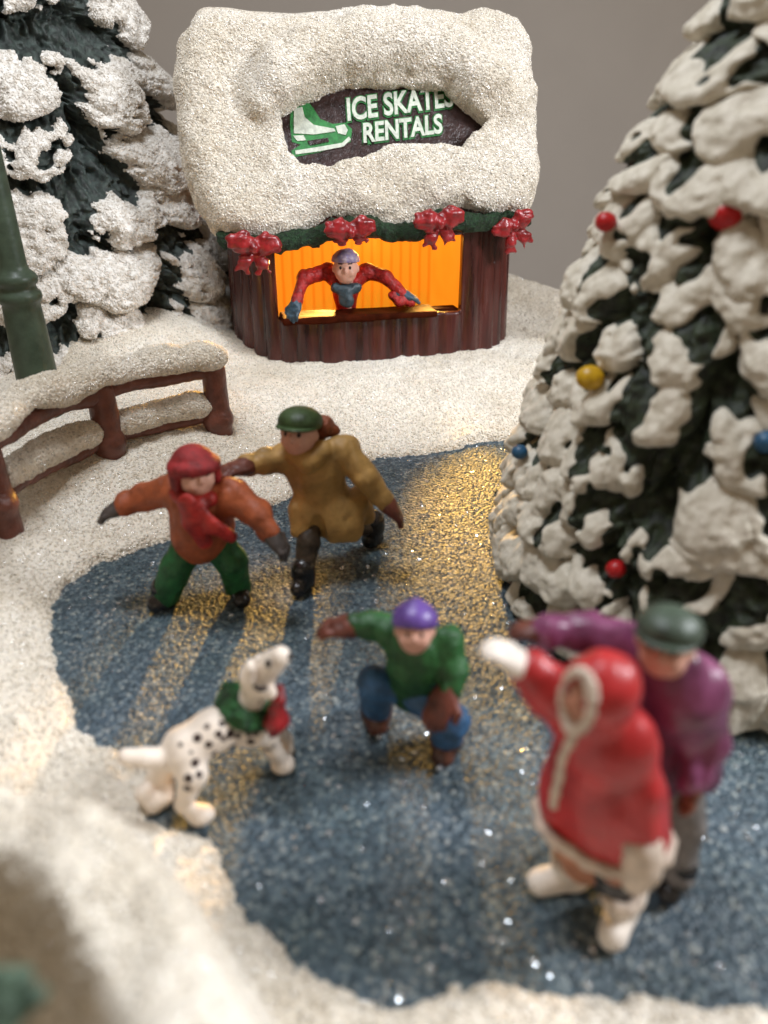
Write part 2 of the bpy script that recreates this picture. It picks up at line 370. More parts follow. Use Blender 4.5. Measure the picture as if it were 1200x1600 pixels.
M['vendor_glove'] = paint('vendor_glove', (.045, .090, .13), .4, .4, .2)
M['vendor_hat'] = paint('vendor_hat', (.16, .12, .28), .25, .4, .2, 7, (.45, .36, .34))
for k, c in (('orn_red', (.50, .012, .015)), ('orn_yellow', (.62, .36, .012)), ('orn_blue', (.025, .10, .20))): M[k] = paint(k, c, .35, .2, .05)
M['trunk'] = paint('trunk_brown', (.08, .045, .03), .7, .3, .4)
def dog_mat():
    m, nt, b = mat_new('dog_coat'); at = nt.nodes.new('ShaderNodeAttribute'); at.attribute_name = 'spot'
    r = ramp(nt, at.outputs['Fac'], [(.42, (.80, .70, .60)), (.58, (.035, .018, .016))]); L(nt, r.outputs[0], b.inputs['Base Color'])
    n2 = N(nt, 'ShaderNodeTexNoise', Scale=14.0, Detail=4.0); L(nt, coords(nt), n2.inputs['Vector'])
    bp = N(nt, 'ShaderNodeBump', Strength=.25, Distance=.04); L(nt, n2.outputs['Fac'], bp.inputs['Height']); L(nt, bp.outputs[0], b.inputs['Normal'])
    b.inputs['Roughness'].default_value = .45; return m
M['dog'] = dog_mat()
M['wall'] = paint('plaster_wall', (.55, .51, .47), .9, .03, .03, .2)
M['table'] = paint('table_top', (.35, .30, .25), .5, .15, .05, 1)

# ------------------------------------------------------------------ setting: wall, table, ice, snow
def box(name, lo, hi, mat, kind='structure', bevel=0):
    lo = np.array(lo, float); hi = np.array(hi, float)
    v = [(x, y, z) for x in (lo[0], hi[0]) for y in (lo[1], hi[1]) for z in (lo[2], hi[2])]
    f = [(0, 1, 3, 2), (4, 6, 7, 5), (0, 4, 5, 1), (2, 3, 7, 6), (0, 2, 6, 4), (1, 5, 7, 3)]
    o = mkmesh(name, np.array(v)-0, [tuple(q) for q in f], mat, None, (lo+hi)/2, smooth=False); o.location = tuple((lo+hi)/2)
    if kind: o['kind'] = kind
    return o
box('background_wall', (-90, 46, -8), (90, 47, 60), M['wall'])
box('table', (-60, -12, -4.2), (60, 45.9, -3.3), M['table'])

def polydist(P, poly):                   # signed: negative inside
    poly = np.asarray(poly); D = np.full(P.shape[:-1], 1e9); ins = np.zeros(P.shape[:-1], bool); n = len(poly)
    for i in range(n):
        a = poly[i]; b = poly[(i+1) % n]; ab = b-a; pa = P-a
        h = np.clip((pa@ab)/max(ab@ab, 1e-12), 0, 1); D = np.minimum(D, np.linalg.norm(pa-h[..., None]*ab, axis=-1))
        c = ((a[1] > P[..., 1]) != (b[1] > P[..., 1])) & (P[..., 0] < (b[0]-a[0])*(P[..., 1]-a[1])/(b[1]-a[1]+1e-12)+a[0]); ins ^= c
    return np.where(ins, -D, D)
def linedist(P, pts):                    # unsigned distance and interpolated parameter
    D = np.full(P.shape[:-1], 1e9); T = np.zeros(P.shape[:-1]); SD = np.zeros(P.shape[:-1])
    for i in range(len(pts)-1):
        a = np.array(pts[i][:2]); b = np.array(pts[i+1][:2]); ab = b-a; pa = P-a
        h = np.clip((pa@ab)/(ab@ab), 0, 1); q = pa-h[..., None]*ab; d = np.linalg.norm(q, axis=-1); m = d < D
        D = np.where(m, d, D); T = np.where(m, i+h, T); SD = np.where(m, ab[0]*q[..., 1]-ab[1]*q[..., 0], SD)
    return D, T, np.sign(SD)
pond_px = [(75, 950), (100, 918), (150, 884), (215, 862), (300, 835), (400, 803), (470, 770), (540, 735), (590, 716), (650, 713), (705, 704), (755, 690), (815, 690)]
pond = [G(x, y)[:2] for x, y in pond_px]+[np.array(q) for q in ((4.5, 16.6), (7.2, 15.6), (8.6, 12.5), (9.0, 9), (8.2, 5.6), (6.5, 4.0))]
pond += [G(x, y)[:2] for x, y in [(1330, 1585), (1120, 1572), (1000, 1568), (860, 1556), (780, 1545), (700, 1552), (620, 1578), (555, 1572), (500, 1535), (440, 1480), (400, 1440), (375, 1395), (345, 1345), (330, 1285), (285, 1232), (235, 1200), (170, 1170), (128, 1140), (108, 1080), (84, 1020)]]
pond = np.array(pond)
crest = [tuple(G(x, y, 2.8)[:2]) for x, y in ((-330, 1130), (-150, 1160), (0, 1205), (75, 1222), (140, 1262), (200, 1325), (265, 1420), (320, 1510), (375, 1610), (410, 1720), (440, 1900))]
def ground_h(X, Y, fine=True):
    P2 = np.stack([X, Y], -1); P = np.stack([X, Y, np.zeros_like(X)], -1)
    d = polydist(P2, pond)+.05*vn(P, 3.2, 5)+.05*vn(P, 7, 6)+.03*vn(P, 15, 7)
    h = -.10+.24*sstep(-.06, .16, d)+.10*sstep(.1, .9, d)
    far = sstep(6.5, 11.5, Y)
    h = h+far*.72*sstep(.3, 3.8, d)+(1-far)*.10*sstep(.2, 1.5, d)
    h = h+1.15*np.exp(-((X-1.5)/6.0)**2-((Y-27.5)/3.2)**2)*sstep(22, 25, Y)
    h = h+1.1*np.exp(-((X+6.6)/2.3)**2-((Y-20.2)/2.3)**2)
    h = h+.16*np.exp(-((X-1.0)/2.6)**2-((Y-17.4)/1.1)**2)
    h = h-.24*sstep(.0, .1, d)*np.exp(-((X+2.35)**2+(Y-5.85)**2)/.36)
    h = h+(.05*vn(P, .9, 8)+.035*vn(P, 2.1, 9))*sstep(0, .8, d)
    D, T, sd = linedist(P2, crest)
    out = sd > 0
    prof_o = 1-sstep(.0, .9, D); prof_i = 1-.95*sstep(.42, .85, D)
    top = 2.85+.18*vn(P, .8, 11)+.1*vn(P, 2.0, 12)
    ridge = np.where(out, prof_o*top, prof_i*top)
    h = np.maximum(h, ridge-.1)
    if fine: h = h+(.020*vn(P, 5, 21)+.016*vn(P, 10, 22))*sstep(-.05, .1, d)
    e = ((X+1)/12.8)**2+((Y-14)/14.6)**2
    h = np.where(e > 1, h-3.2*sstep(1.0, 1.16, e), h)-.9*sstep(.84, 1.0, e)**2
    return h, d
def gh(x, y):
    h, _ = ground_h(np.array([float(x)]), np.array([float(y)]), False); return float(h[0])
xs = np.concatenate([np.arange(-15, -8, .14), np.arange(-8, 8.5, .055), np.arange(8.5, 13.2, .14)])
ys = np.concatenate([np.arange(-1.2, 2, .1), np.arange(2, 20, .055), np.arange(20, 30.6, .09)])
X, Y = np.meshgrid(xs, ys, indexing='ij'); Z, D = ground_h(X, Y)
nx, ny = X.shape; ii = np.arange(nx*ny).reshape(nx, ny)
F = np.stack([ii[:-1, :-1], ii[1:, :-1], ii[1:, 1:], ii[:-1, 1:]], -1).reshape(-1, 4)
o = mkmesh('snow_ground', np.stack([X, Y, Z], -1).reshape(-1, 3), F, M['snow']); o['kind'] = 'structure'
Df = D.ravel()[F].mean(1); Vg = np.stack([X, Y, Z], -1).reshape(-1, 3)
add_grains(o, sample(Vg, F, 110000, lambda c, n: (Df > -.05)*(c[:, 1] > 2.5)*(c[:, 1] < 28)*(np.abs(c[:, 0]) < 8.5)*(1.5 if False else 1)), .026)
add_grains(o, sample(Vg, F, 9000, lambda c, n: (np.abs(Df-.0) < .07)*(c[:, 1] > 3)), .04)
vp = np.array([(*p, 0.0) for p in [(-5.6, 4), (6.5, 2.8), (9.6, 6), (9.6, 14), (6, 18), (-5.6, 16)]])
o = mkmesh('ice', np.concatenate([vp, vp-[0, 0, .08]]), [tuple(range(6)), tuple(range(11, 5, -1))]+[(i, i+6, (i+1) % 6+6, (i+1) % 6) for i in range(6)], M['ice'], smooth=False); o['kind'] = 'structure'
P = np.stack([rng.uniform(-5.4, 8.2, 90000), rng.uniform(3.2, 17, 90000), np.full(90000, .0)], 1); P[:, 2] = rng.uniform(-.022, -.006, len(P))
P = P[(polydist(P[:, :2], pond) < .1) & (np.abs(P[:, 0]) < P[:, 1]*.62+1.2)]; add_grains(o, P, .026, False)

# ------------------------------------------------------------------ trees
def make_tree(name, label, cx, cy, z0, prof, matl, lobew, tier, amp, thick, seed, Nn, Mm, holes, bare, cover, fibre, droop=.5, knob=False, warp=.25, crisp=.18, lown=.3, plump=.4):
    root = thing(name, label, 'tree', (cx, cy, z0))
    r = np.random.default_rng(seed)
    th = np.linspace(0, 2*np.pi, Nn, endpoint=False); zt = prof[-1][0]; zz = np.linspace(0, zt, Mm)
    TH, ZZ = np.meshgrid(th, zz, indexing='ij'); R = np.interp(ZZ, [p[0] for p in prof], [p[1] for p in prof])
    Pw = np.stack([np.cos(TH)*R, np.sin(TH)*R, ZZ], -1); TW = TH+warp*(fbm(Pw, 1.1, seed+31)+.5*vn(Pw, 4.5, seed+34))/np.maximum(R, .5); ZW = ZZ+warp*(fbm(Pw, 1.1, seed+32)+.4*vn(Pw, 4.5, seed+35))
    out = np.zeros_like(R); msk = np.full_like(R, -1.0)
    z = -tier*.3; k = 0
    while z < zt+tier*.2:
        Rk = np.interp(z+tier*.5, [p[0] for p in prof], [p[1] for p in prof]); n = max(3, int(round(2*np.pi*Rk/lobew))); off = r.uniform(0, 6.28)
        for j in range(n):
            t0 = off+(j+r.uniform(-.25, .25))*2*np.pi/n; w = lobew*r.uniform(.5, .78); hh = tier*r.uniform(1.25, 2.0); zb = z+r.uniform(-.3, .3)*tier
            du = (np.mod(TW-t0+np.pi, 2*np.pi)-np.pi)*np.maximum(R, .3)/w
            sel = (np.abs(du) < 1) & (ZW > zb-.3) & (ZW < zb+hh)
            if not sel.any(): continue
            u = du[sel]; dv = 1-(ZW[sel]-zb)/hh+.22*u*u
            f = np.sin(np.pi*np.clip(dv, 0, 1)**1.35)**.75 if knob else np.where(dv < .72, np.clip(dv/.72, 0, 1)**.8, np.sqrt(np.clip(1-((dv-.72)/.28)**2, 0, 1)))
            b = amp*r.uniform(.7, 1.25)*np.sqrt(np.clip(1-u*u, 0, 1))*f
            ms = (cover*r.uniform(.6, 1.25))-np.abs(u)**2*.55-np.clip((dv-.80)/.14, 0, 3)*.6-np.clip((.42-dv)/.42, 0, 1)*.9
            o_ = out[sel]; m_ = msk[sel]; win = b > o_; o_[win] = b[win]; m_[win] = ms[win]; out[sel] = o_; msk[sel] = m_
        z += tier; k += 1
    P = np.stack([np.cos(TH)*R, np.sin(TH)*R, ZZ], -1)
    Pf = P*np.array([1, 1, .38])
    nz = lown*vn(P, 1.5, seed)+lown*vn(P, 3.2, seed+1)+holes*vn(Pf, 4.6, seed+2)+(.1+holes*.2)*vn(P, 8.5, seed+3)
    sn = msk+nz*.9-bare*sstep(.3, .9, vn(P, .8, seed+5)*.5+.5)
    s = sstep(.0, crisp, sn)
    o2 = out+thick*s*(.30+.70*np.sqrt(np.clip(sn/plump, 0, 1)))+(1-s)*fibre*vn(Pf, 7, seed+6)+(1-s)*fibre*.8*vn(P, 11, seed+7)+s*.06*vn(Pf, 5, seed+9)+s*.03*vn(P, 11, seed+10)+.08*vn(P, 1.2, seed+4)
    RR = np.maximum(R+o2, .02)
    V = np.stack([np.cos(TH)*RR, np.sin(TH)*RR, ZZ-droop*out-.1*s*thick], -1)
    V[..., 2] = np.maximum(V[..., 2], .02+.02*vn(P, 3, 2))
    ii = np.arange(Nn*Mm).reshape(Nn, Mm); jj = np.roll(ii, -1, 0)
    F = np.stack([ii[:, :-1], jj[:, :-1], jj[:, 1:], ii[:, 1:]], -1).reshape(-1, 4)
    crown = mkmesh('crown', V.reshape(-1, 3), F, matl, root, attr={'snow': s.ravel()})
    if name.startswith('snowy'):
        sf = s.ravel()[F].mean(1); pts = sample(V.reshape(-1, 3), F, 55000, lambda c, n: (sf > .6)*((c[:, 1]) < 1.5)*(c[:, 0] > -2)); n0 = len(crown.data.vertices)
        add_grains(crown, pts, .042); at = crown.data.attributes['snow'].data
        at.foreach_set('value', np.concatenate([s.ravel(), np.ones(len(at)-n0)]).astype(np.float32))
    tr = S(.12); tr.cap((cx, cy, z0-.6), (cx, cy, z0+zt*.9), 1.0, .15); build('trunk', tr, M['trunk'], root)
    def surf(x, y, inset=.0):            # where the photo ray meets the crown
        d = ray(x, y); best = None
        for t in np.linspace(5, 34, 1600):
            p = CAM+d*t-np.array([cx, cy, z0]); zz_ = p[2]
            if zz_ < 0 or zz_ > zt: continue
            a = int((math.atan2(p[1], p[0]) % (2*np.pi))/(2*np.pi)*Nn) % Nn; b = min(Mm-1, int(zz_/zt*(Mm-1)))
            if math.hypot(p[0], p[1]) < RR[a, b]+inset: best = CAM+d*t; break
        return best
    return root, surf
tree_l, surf_l = make_tree('snowy_pine_tree', 'tall dark pine heaped with glittering snow behind the green lamp post', -9.9, 23.2, gh(-9.9, 21)-.2,
    [(0, 4.7), (.7, 4.45), (3, 3.85), (6, 3.0), (9, 2.1), (13, .9), (15.5, .2)], M['tree_far'], 1.9, 1.5, .95, .55, 5, 900, 620, .20, .12, .36, .22, .45, True, .16, .08, .12, .42)
tree_r, surf_r = make_tree('ornament_pine_tree', 'large pine with cream painted snow and coloured balls beside the ice', 5.35, 10.5, .0,
    [(0, 2.85), (.25, 3.1), (.9, 3.15), (2.5, 2.85), (4.2, 2.42), (5.8, 1.95), (8, 1.15), (10, .45), (11, .1)], M['tree_near'], .84, .64, .42, .15, 21, 1150, 900, .75, .10, .48, .11, .30, True, .15, .10, .18, .42)
sk = S(.05)
for a in np.arange(0, 360, 10):
    p = lambda q: (5.35+3.25*math.cos(math.radians(q)), 10.5+3.25*math.sin(math.radians(q)), .05)
    sk.cap(p(a), p(a+10), .11)
build('base_rim', sk, M['bow'], tree_r)
orn = [('orn_red', 1133, 337, .18, 'large red ball on the upper part of the right pine'), ('orn_yellow', 922, 590, .175, 'yellow ball low on the left side of the right pine'),
       ('orn_blue', 812, 706, .13, 'blue ball at the far left tip of the right pine, above the ice'), ('orn_blue', 1197, 690, .14, 'blue ball at the right edge of the photo on the pine'),
       ('orn_red', 962, 889, .13, 'small red ball half hidden low on the right pine above the green hat'), ('orn_red', 947, 347, .13, 'red ball peeking from the upper left outline of the right pine')]
for m, x, y, r_, lab in orn:
    p = surf_r(x, y, .11)
    if p is None:
        for q in range(1, 60):
            p = surf_r(x+2*q, y, .03)
            if p is not None: break
    s = S(.03); s.ell(p, (r_, r_*.95, r_*.9)); s.fn = lambda P, D: D-.015*vn(P, 5, 2)
    tag(build('ornament_ball', s, M[m]), lab, 'ornament', 'ornament balls on the right pine')

# ------------------------------------------------------------------ lamp post
lx, ly = -7.25, 15.5; lz = gh(lx, ly)-.05
lamp = thing('street_lamp', 'dark green street lamp post standing behind the snowy fence', 'street lamp', (lx, ly, lz))
def lathe(name, prof, mat, parent, c, n=40, off=(0, 0, 0)):
    v = []; m = len(prof)
    for i in range(n):
        a = 2*math.pi*i/n
        for r, z in prof: v.append((c[0]+r*math.cos(a), c[1]+r*math.sin(a), c[2]+z))
    f = np.array([[i*m+j, ((i+1) % n)*m+j, ((i+1) % n)*m+j+1, i*m+j+1] for i in range(n) for j in range(m-1)])
    return mkmesh(name, np.array(v), f, mat, parent, c)
lathe('post', [(.52, -1.2), (0.496, 0), (0.480, .25), (0.416, .4), (0.400, 1.4), (0.368, 2.2), (0.360, 2.35), (0.400, 2.40), (0.432, 2.48), (0.416, 2.56), (0.360, 2.62), (0.344, 2.7), (0.400, 2.76), (0.416, 2.84), (0.376, 2.92), (0.288, 3.0), (0.264, 3.1), (0.200, 7.5), (0.224, 7.6), (0.176, 7.8), (0, 7.82)], M['post_green'], lamp, (lx, ly, lz))
lathe('lantern', [(0, 7.8), (.3, 7.85), (.55, 8.9), (.6, 8.95), (.6, 9.05), (.2, 9.5), (.06, 9.7), (0, 9.75)], M['letter'], lamp, (lx, ly, lz), 6)

# ------------------------------------------------------------------ curved rail fence with snow
fpts = [np.array(p) for p in ((-3.42, 15.15), (-4.4, 14.75), (-5.35, 13.85), (-6.0, 12.7), (-6.38, 11.3), (-6.5, 10.0))]
fz = [gh(*p) for p in fpts]; bz = .62
fence = thing('rail_fence', 'brown curved rail fence with snow lying on its rails', 'fence', (fpts[2][0], fpts[2][1], bz))
def fpos(t, z):
    t = min(max(t, 0), len(fpts)-1.001); i = int(t); a = t-i
    p0 = fpts[max(i-1, 0)]; p1 = fpts[i]; p2 = fpts[i+1]; p3 = fpts[min(i+2, len(fpts)-1)]
    q = .5*((2*p1)+(-p0+p2)*a+(2*p0-5*p1+4*p2-p3)*a*a+(-p0+3*p1-3*p2+p3)*a**3); return np.array([q[0], q[1], z])
for t in (.08, 2.0, 4.0):
    p = fpos(t, 0); g = gh(p[0], p[1]); s = S(.04)
    s.cap((p[0], p[1], g-.3), (p[0], p[1], 2.0), .29, .24, .05); s.ell((p[0], p[1]-.05, .98), (.33, .3, .22), None, .12)
    build('post', s, M['fence_wood'], fence, [(.02, 2.5)])
s = S(.045)
ts = np.linspace(.0, 5, 26)
for a, b in zip(ts[:-1], ts[1:]): s.cap(fpos(a, 2.0+.03*math.sin(a*5)), fpos(b, 2.0+.03*math.sin(b*5)), .17, k=.04)
build('top_rail', s, M['fence_wood'], fence, [(.03, 2.2)])
s = S(.045)
for a, b in zip(ts[:-1], ts[1:]): s.cap(fpos(a, 1.02+.03*math.sin(a*4)), fpos(b, 1.02+.03*math.sin(b*4)), .13, k=.04)
build('bottom_rail', s, M['fence_wood'], fence, [(.03, 2.2)])
s = S(.04)
for a, b in zip(ts[:-1], ts[1:]):
    r1 = .35+.05*math.sin(a*7)+.04*math.sin(a*3); r2 = .35+.05*math.sin(b*7)+.04*math.sin(b*3)
    s.cap(fpos(a-.05, 2.36), fpos(b, 2.36), r1, r2, .08, ((0, 0, 1), .62))
o = build('snow_cap', s, M['snow_fence'], fence, [(.11, 1.3), (.05, 3), (.015, 8)])
def crust(o, n, size):
    me = o.data; v = np.empty(len(me.vertices)*3); me.vertices.foreach_get('co', v); f = np.array([p.vertices[:] for p in me.polygons]); add_grains(o, sample(v.reshape(-1, 3), f, n), size)
crust(o, 18000, .027)
for t0, t1 in ((.35, 1.75), (2.3, 3.75)):
    s = S(.035); tt = np.linspace(t0, t1, 10)
    for a, b in zip(tt[:-1], tt[1:]): s.cap(fpos(a, 1.30), fpos(b, 1.30), .25, k=.08, sq=((0, 0, 1), .95))
    crust(build('snow_strip', s, M['snow_fence'], fence, [(.05, 2), (.03, 5), (.012, 10)]), 5500, .027)

# ------------------------------------------------------------------ skate rental booth
BY = math.radians(13); BC = np.array([-.48, 22.15, .80]); cb, sb = math.cos(BY), math.sin(BY)
def tol(P): P = np.asarray(P, float)-BC; return np.stack([P[..., 0]*cb+P[..., 1]*sb, -P[..., 0]*sb+P[..., 1]*cb, P[..., 2]], -1)
def tow(p): p = np.asarray(p, float); return np.stack([p[..., 0]*cb-p[..., 1]*sb, p[..., 0]*sb+p[..., 1]*cb, p[..., 2]], -1)+BC
def blp(x, y, yl):                        # photo position -> booth point on the local plane y = yl
    return tol(onplane(x, y, tow((0, yl, 0)), tow((0, 1, 0))-BC))
booth = thing('skate_rental_booth', 'small dark wooden rental booth with glowing window and thick snowy roof', 'booth', BC)
booth.rotation_euler = (0, 0, BY)
def bmesh_l(name, v, f, mat, parent=None, **kw): return mkmesh(name, v, f, mat, parent or booth, (0, 0, 0), **kw)
A_, B_ = 3.72, 2.75
wl, wr = blp(434, 440, -2.6)[0], blp(722, 430, -2.6)[0]; wz0 = blp(580, 487, -2.7)[2]; wz1 = wz0+1.75
def wallf(P):
    x, y, z = P[..., 0], P[..., 1], P[..., 2]; e = 3.2
    rr = (np.abs(x/A_)**e+np.abs(y/B_)**e)**(1/e)+1e-6; d = (rr-1)*2.9*(1+.15*np.abs(x/A_))
    ang = np.arctan2(y/B_, x/A_); s_ = ang*3.6
    pl = np.abs(np.sin(s_*6.5+.6*np.sin(s_*2.3)))**.5; d = d-.12*(pl-.5)-.03*vn(np.stack([s_*5, s_*0, z*.7], -1), 1, 4)
    d = d+.05*(z-1.5)*.5
    sh = np.maximum(d, -(d+.34)); sh = np.maximum(sh, np.maximum(-z-.3, z-3.9))
    bx = np.maximum(np.maximum(wl-x, x-wr), np.maximum(np.maximum(wz0-.12-z, z-wz1), y+1.2))
    return np.maximum(sh, -bx)
v, f = nets(wallf, np.array([-4.3, -3.2, -.4]), np.array([4.3, 3.2, 4.0]), .048)
bmesh_l('wall', v, f, M['booth_wood'])
def lbox(name, lo, hi, mat, vox=.035, r=.04, noise=0, parent=None):
    lo = np.array(lo, float); hi = np.array(hi, float); c = (lo+hi)/2; hf = (hi-lo)/2-r
    def fn(P):
        q = np.abs(P-c)-hf; d = np.linalg.norm(np.maximum(q, 0), axis=-1)+np.minimum(q.max(-1), 0)-r
        return d-noise*vn(P, 3, 3) if noise else d
    v, f = nets(fn, lo-.15, hi+.15, vox); return bmesh_l(name, v, f, mat, parent)
lbox('counter', (wl+.02, -3.1, wz0-.14), (wr-.75, -2.3, wz0+.02), M['counter'], noise=.02)
lbox('window_sill', (wl+.02, -2.5, wz0-.2), (wr-.02, -2.1, wz0-.07), M['counter'])
# plank wall inside, its lamplight put in as orange emission
nx_ = 240; xs_ = np.linspace(wl-.9, wr+.9, nx_); yb = .62
pv = []; 
for x in xs_:
    g = .05*abs(math.sin(x*6.2+.7*math.sin(x*2)))**.5
    pv += [(x, yb+g, 0.2), (x, yb+g, 4.2), (x, yb+.3, 4.2), (x, yb+.3, .2)]
pf = np.array([[i*4+j, i*4+(j+1) % 4, (i+1)*4+(j+1) % 4, (i+1)*4+j] for i in range(nx_-1) for j in range(4)])
bmesh_l('interior_wall', np.array(pv), pf, M['orange'], smooth=False)
lbox('interior_wall', (wr+.12, -2.1, .3), (wr+.25, .6, 4.1), M['orange'], .08)
lbox('interior_wall', (wl-.25, -2.1, .3), (wl-.12, .6, 4.1), M['orange'], .08)
lbox('interior_floor', (wl-.1, -1.75, wz0-1.25), (wr+.1, .6, wz0-1.1), M['inner'], .08)
lbox('ceiling_glow_stop', (-3.5, -2.5, 3.75), (3.5, 2.5, 3.95), M['booth_wood'], .1)  # added slab, closes the gap where the glow leaked under the roof
# --- roof snow : thick slanting slab with a pocket for the sign
e0 = np.array([0, -3.05, 3.15]); e1 = np.array([0, -.75, 8.0]); ud = unit(e1-e0); nd = np.array([0, -ud[2], ud[1]])  # ud up the slope, nd outward
n_w = tow(nd)-BC; p_w = tow(e0)
def rp(x, y, off=0.0):                    # photo position -> (across, up-slope) on the roof surface
    q = tol(onplane(x, y, p_w+n_w*off, n_w))-e0; return np.array([q[0], q@ud])
out_px = [(300, 14), (350, 6), (430, 22), (520, 8), (620, 4), (760, 6), (812, 22), (833, 62), (836, 110), (843, 150), (848, 225), (846, 300), (828, 330), (770, 333), (725, 322), (690, 322), (650, 345), (600, 352), (545, 342), (505, 346), (450, 368), (375, 368), (335, 345), (305, 300), (288, 240), (280, 180), (270, 110), (278, 55)]
hole_px = [(437, 186), (465, 168), (500, 158), (530, 146), (570, 139), (620, 141), (665, 147), (695, 150), (722, 172), (757, 200), (745, 222), (715, 243), (690, 234), (640, 231), (600, 240), (560, 257), (520, 268), (470, 268), (447, 245), (438, 215)]
outp = np.array([rp(*q) for q in out_px]); holep = np.array([rp(x, y, -.2) for x, y in hole_px])
brow = [np.array([*rp(x, y, .1), r]) for x, y, r in ((408, 160, .34), (440, 122, .52), (490, 92, .58), (560, 76, .60), (640, 74, .64), (708, 92, .64), (756, 132, .58), (790, 172, .40))]
def rooff(P):
    q = P-e0; a = q[..., 0]; b = q@ud; w = q@nd; ab = np.stack([a, b], -1)
    Pn = P*1.0
    d2 = polydist(ab[..., :], outp) if True else 0
    r = .62; t = .80; wc = w+.62
    qx = d2+r; qy = np.abs(wc)-t+r+.18*vn(Pn, .55, 31)
    d = np.sqrt(np.maximum(qx, 0)**2+np.maximum(qy, 0)**2)+np.minimum(np.maximum(qx, qy), 0)-r
    for i in range(len(brow)-1):          # overhanging lip of snow above the sign
        A, B = brow[i], brow[i+1]; pa = np.stack([a-A[0], b-A[1], w-.16], -1); v_ = np.array([B[0]-A[0], B[1]-A[1], 0])
        h = np.clip(pa@v_/(v_@v_), 0, 1); dc = np.linalg.norm(pa-h[..., None]*v_, axis=-1)-(A[2]+(B[2]-A[2])*h); k = .28
        hh = np.clip(.5+.5*(d-dc)/k, 0, 1); d = d*(1-hh)+dc*hh-k*hh*(1-hh)
    lc = rp(650, 268); dl = np.sqrt(((a-lc[0])/1.9)**2+((b-lc[1])/.62)**2+((w+.1)/.42)**2); dl = (dl-1)*.42; k = .45
    hh = np.clip(.5+.5*(d-dl)/k, 0, 1); d = d*(1-hh)+dl*hh-k*hh*(1-hh)
    hd = polydist(ab, holep)+.03*vn(Pn, 5, 33)
    pk = np.maximum(hd-.02, -(w+.34)); k = .16   # pocket: open outward
    h = np.clip(.5-.5*(d+pk)/k, 0, 1); d = d*(1-h)+(-pk)*h+k*h*(1-h)
    return d-.10*vn(Pn, .9, 36)-.06*vn(Pn, 1.8, 34)-.03*vn(Pn, 3.6, 35)
lo = np.array([-5.4, -4.6, 2.2]); hi = np.array([5.4, 1.2, 9.2])
v, f = nets(rooff, lo, hi, .062)
v = v+np.stack([vn(v, 6, 41), vn(v, 6, 42), vn(v, 6, 43)], -1)*.022+np.stack([vn(v, 12, 44), vn(v, 12, 45), vn(v, 12, 46)], -1)*.014
roof = bmesh_l('roof_snow', v, f, M['snow_roof'])
add_grains(roof, sample(v, f, 75000, lambda c, n: (n@nd > -.2)*1.0), .030)
# rear slope and gable
s = S(.12); c0 = e1+nd*(-.7)+ud*.1; s.chain([c0+[-3.6, 0, -.5], c0+[3.6, 0, -.5]], .55); 
def backf(P):
    c = np.array([0, 1.6, 5.2]); ax = unit([0, -2.2, 4.6]); nn = np.array([0, ax[2], -ax[1]]); q = P-c
    a, b, w = np.abs(q[..., 0])-3.7, np.abs(q@ax)-2.6, np.abs(q@nn)-.25
    Q = np.stack([a, b, w], -1); return np.linalg.norm(np.maximum(Q, 0), axis=-1)+np.minimum(Q.max(-1), 0)-.35-.08*vn(P, 1.2, 3)
v, f = nets(backf, np.array([-4.5, -1.6, 1.6]), np.array([4.5, 4.2, 8.8]), .11); bmesh_l('roof_snow', v, f, M['snow_roof'])
def roofpoly(poly, w0, w1):               # prism on the roof plane
    n = len(poly); v = [e0+[p[0], 0, 0]+ud*p[1]+nd*w1 for p in poly]+[e0+[p[0], 0, 0]+ud*p[1]+nd*w0 for p in poly]
    return np.array(v), [tuple(range(n)), tuple(range(2*n-1, n-1, -1))]+[(i, i+n, (i+1) % n+n, (i+1) % n) for i in range(n)]
WS = -.16
cen = holep.mean(0); bigp = cen+(holep-cen)*1.12
v, f = roofpoly(bigp[::-1], WS-.12, WS); sign = bmesh_l('sign', v, f, M['sign'], smooth=False)
def onto_sign(px, py): return rp(px, py, WS)
def flat(name, pxs, w, mat, th=.02):
    v, f = roofpoly([onto_sign(*q) for q in pxs], WS+w-th, WS+w); return bmesh_l(name, v, f, mat, sign, smooth=False)
def text(name, body, p0, p1, size, mat, w, offset, shear=.12, ext=.01, width=None):
    cu = bpy.data.curves.new(name, 'FONT'); cu.body = body; cu.size = size; cu.offset = offset; cu.shear = shear; cu.extrude = ext; cu.space_character = 1.0; cu.resolution_u = 4
    tmp = bpy.data.objects.new('tmp', cu); scene.collection.objects.link(tmp); dg = bpy.context.evaluated_depsgraph_get()
    me = bpy.data.meshes.new_from_object(tmp.evaluated_get(dg)); bpy.data.objects.remove(tmp)
    a0 = onto_sign(*p0); a1 = onto_sign(*p1); dr = a1-a0; ln = np.linalg.norm(dr); dr = dr/ln; pr = np.array([-dr[1], dr[0]])
    co = np.array([q.co[:] for q in me.vertices]); wd = width or co[:, 0].max(); sx = ln/wd
    V = []
    for x, y, z in co:
        q = a0+dr*(x*sx)+pr*y; V.append(e0+np.array([q[0], 0, 0])+ud*q[1]+nd*(WS+w+z))
    me2 = bmesh_l(name, np.array(V), [tuple(p.vertices) for p in me.polygons], mat, sign, smooth=False); return wd
for body, p0, p1, sz in (('ICE SKATES', (541, 190), (712, 166), .71), ('RENTALS', (566, 224), (694, 208), .61)):
    wd = text('lettering', body, p0, p1, sz, M['letter'], .05, .018, .22)
    text('lettering_outline', body, p0, p1, sz, M['letter_green'], .018, .052, .22, width=wd)
g = M['letter_green']; wt = M['letter']
flat('skate_emblem', [(454, 168), (482, 160), (490, 170), (500, 186), (520, 194), (540, 192), (550, 202), (548, 222), (500, 238), (458, 246), (455, 236), (470, 226), (456, 222), (453, 196)], .012, g)
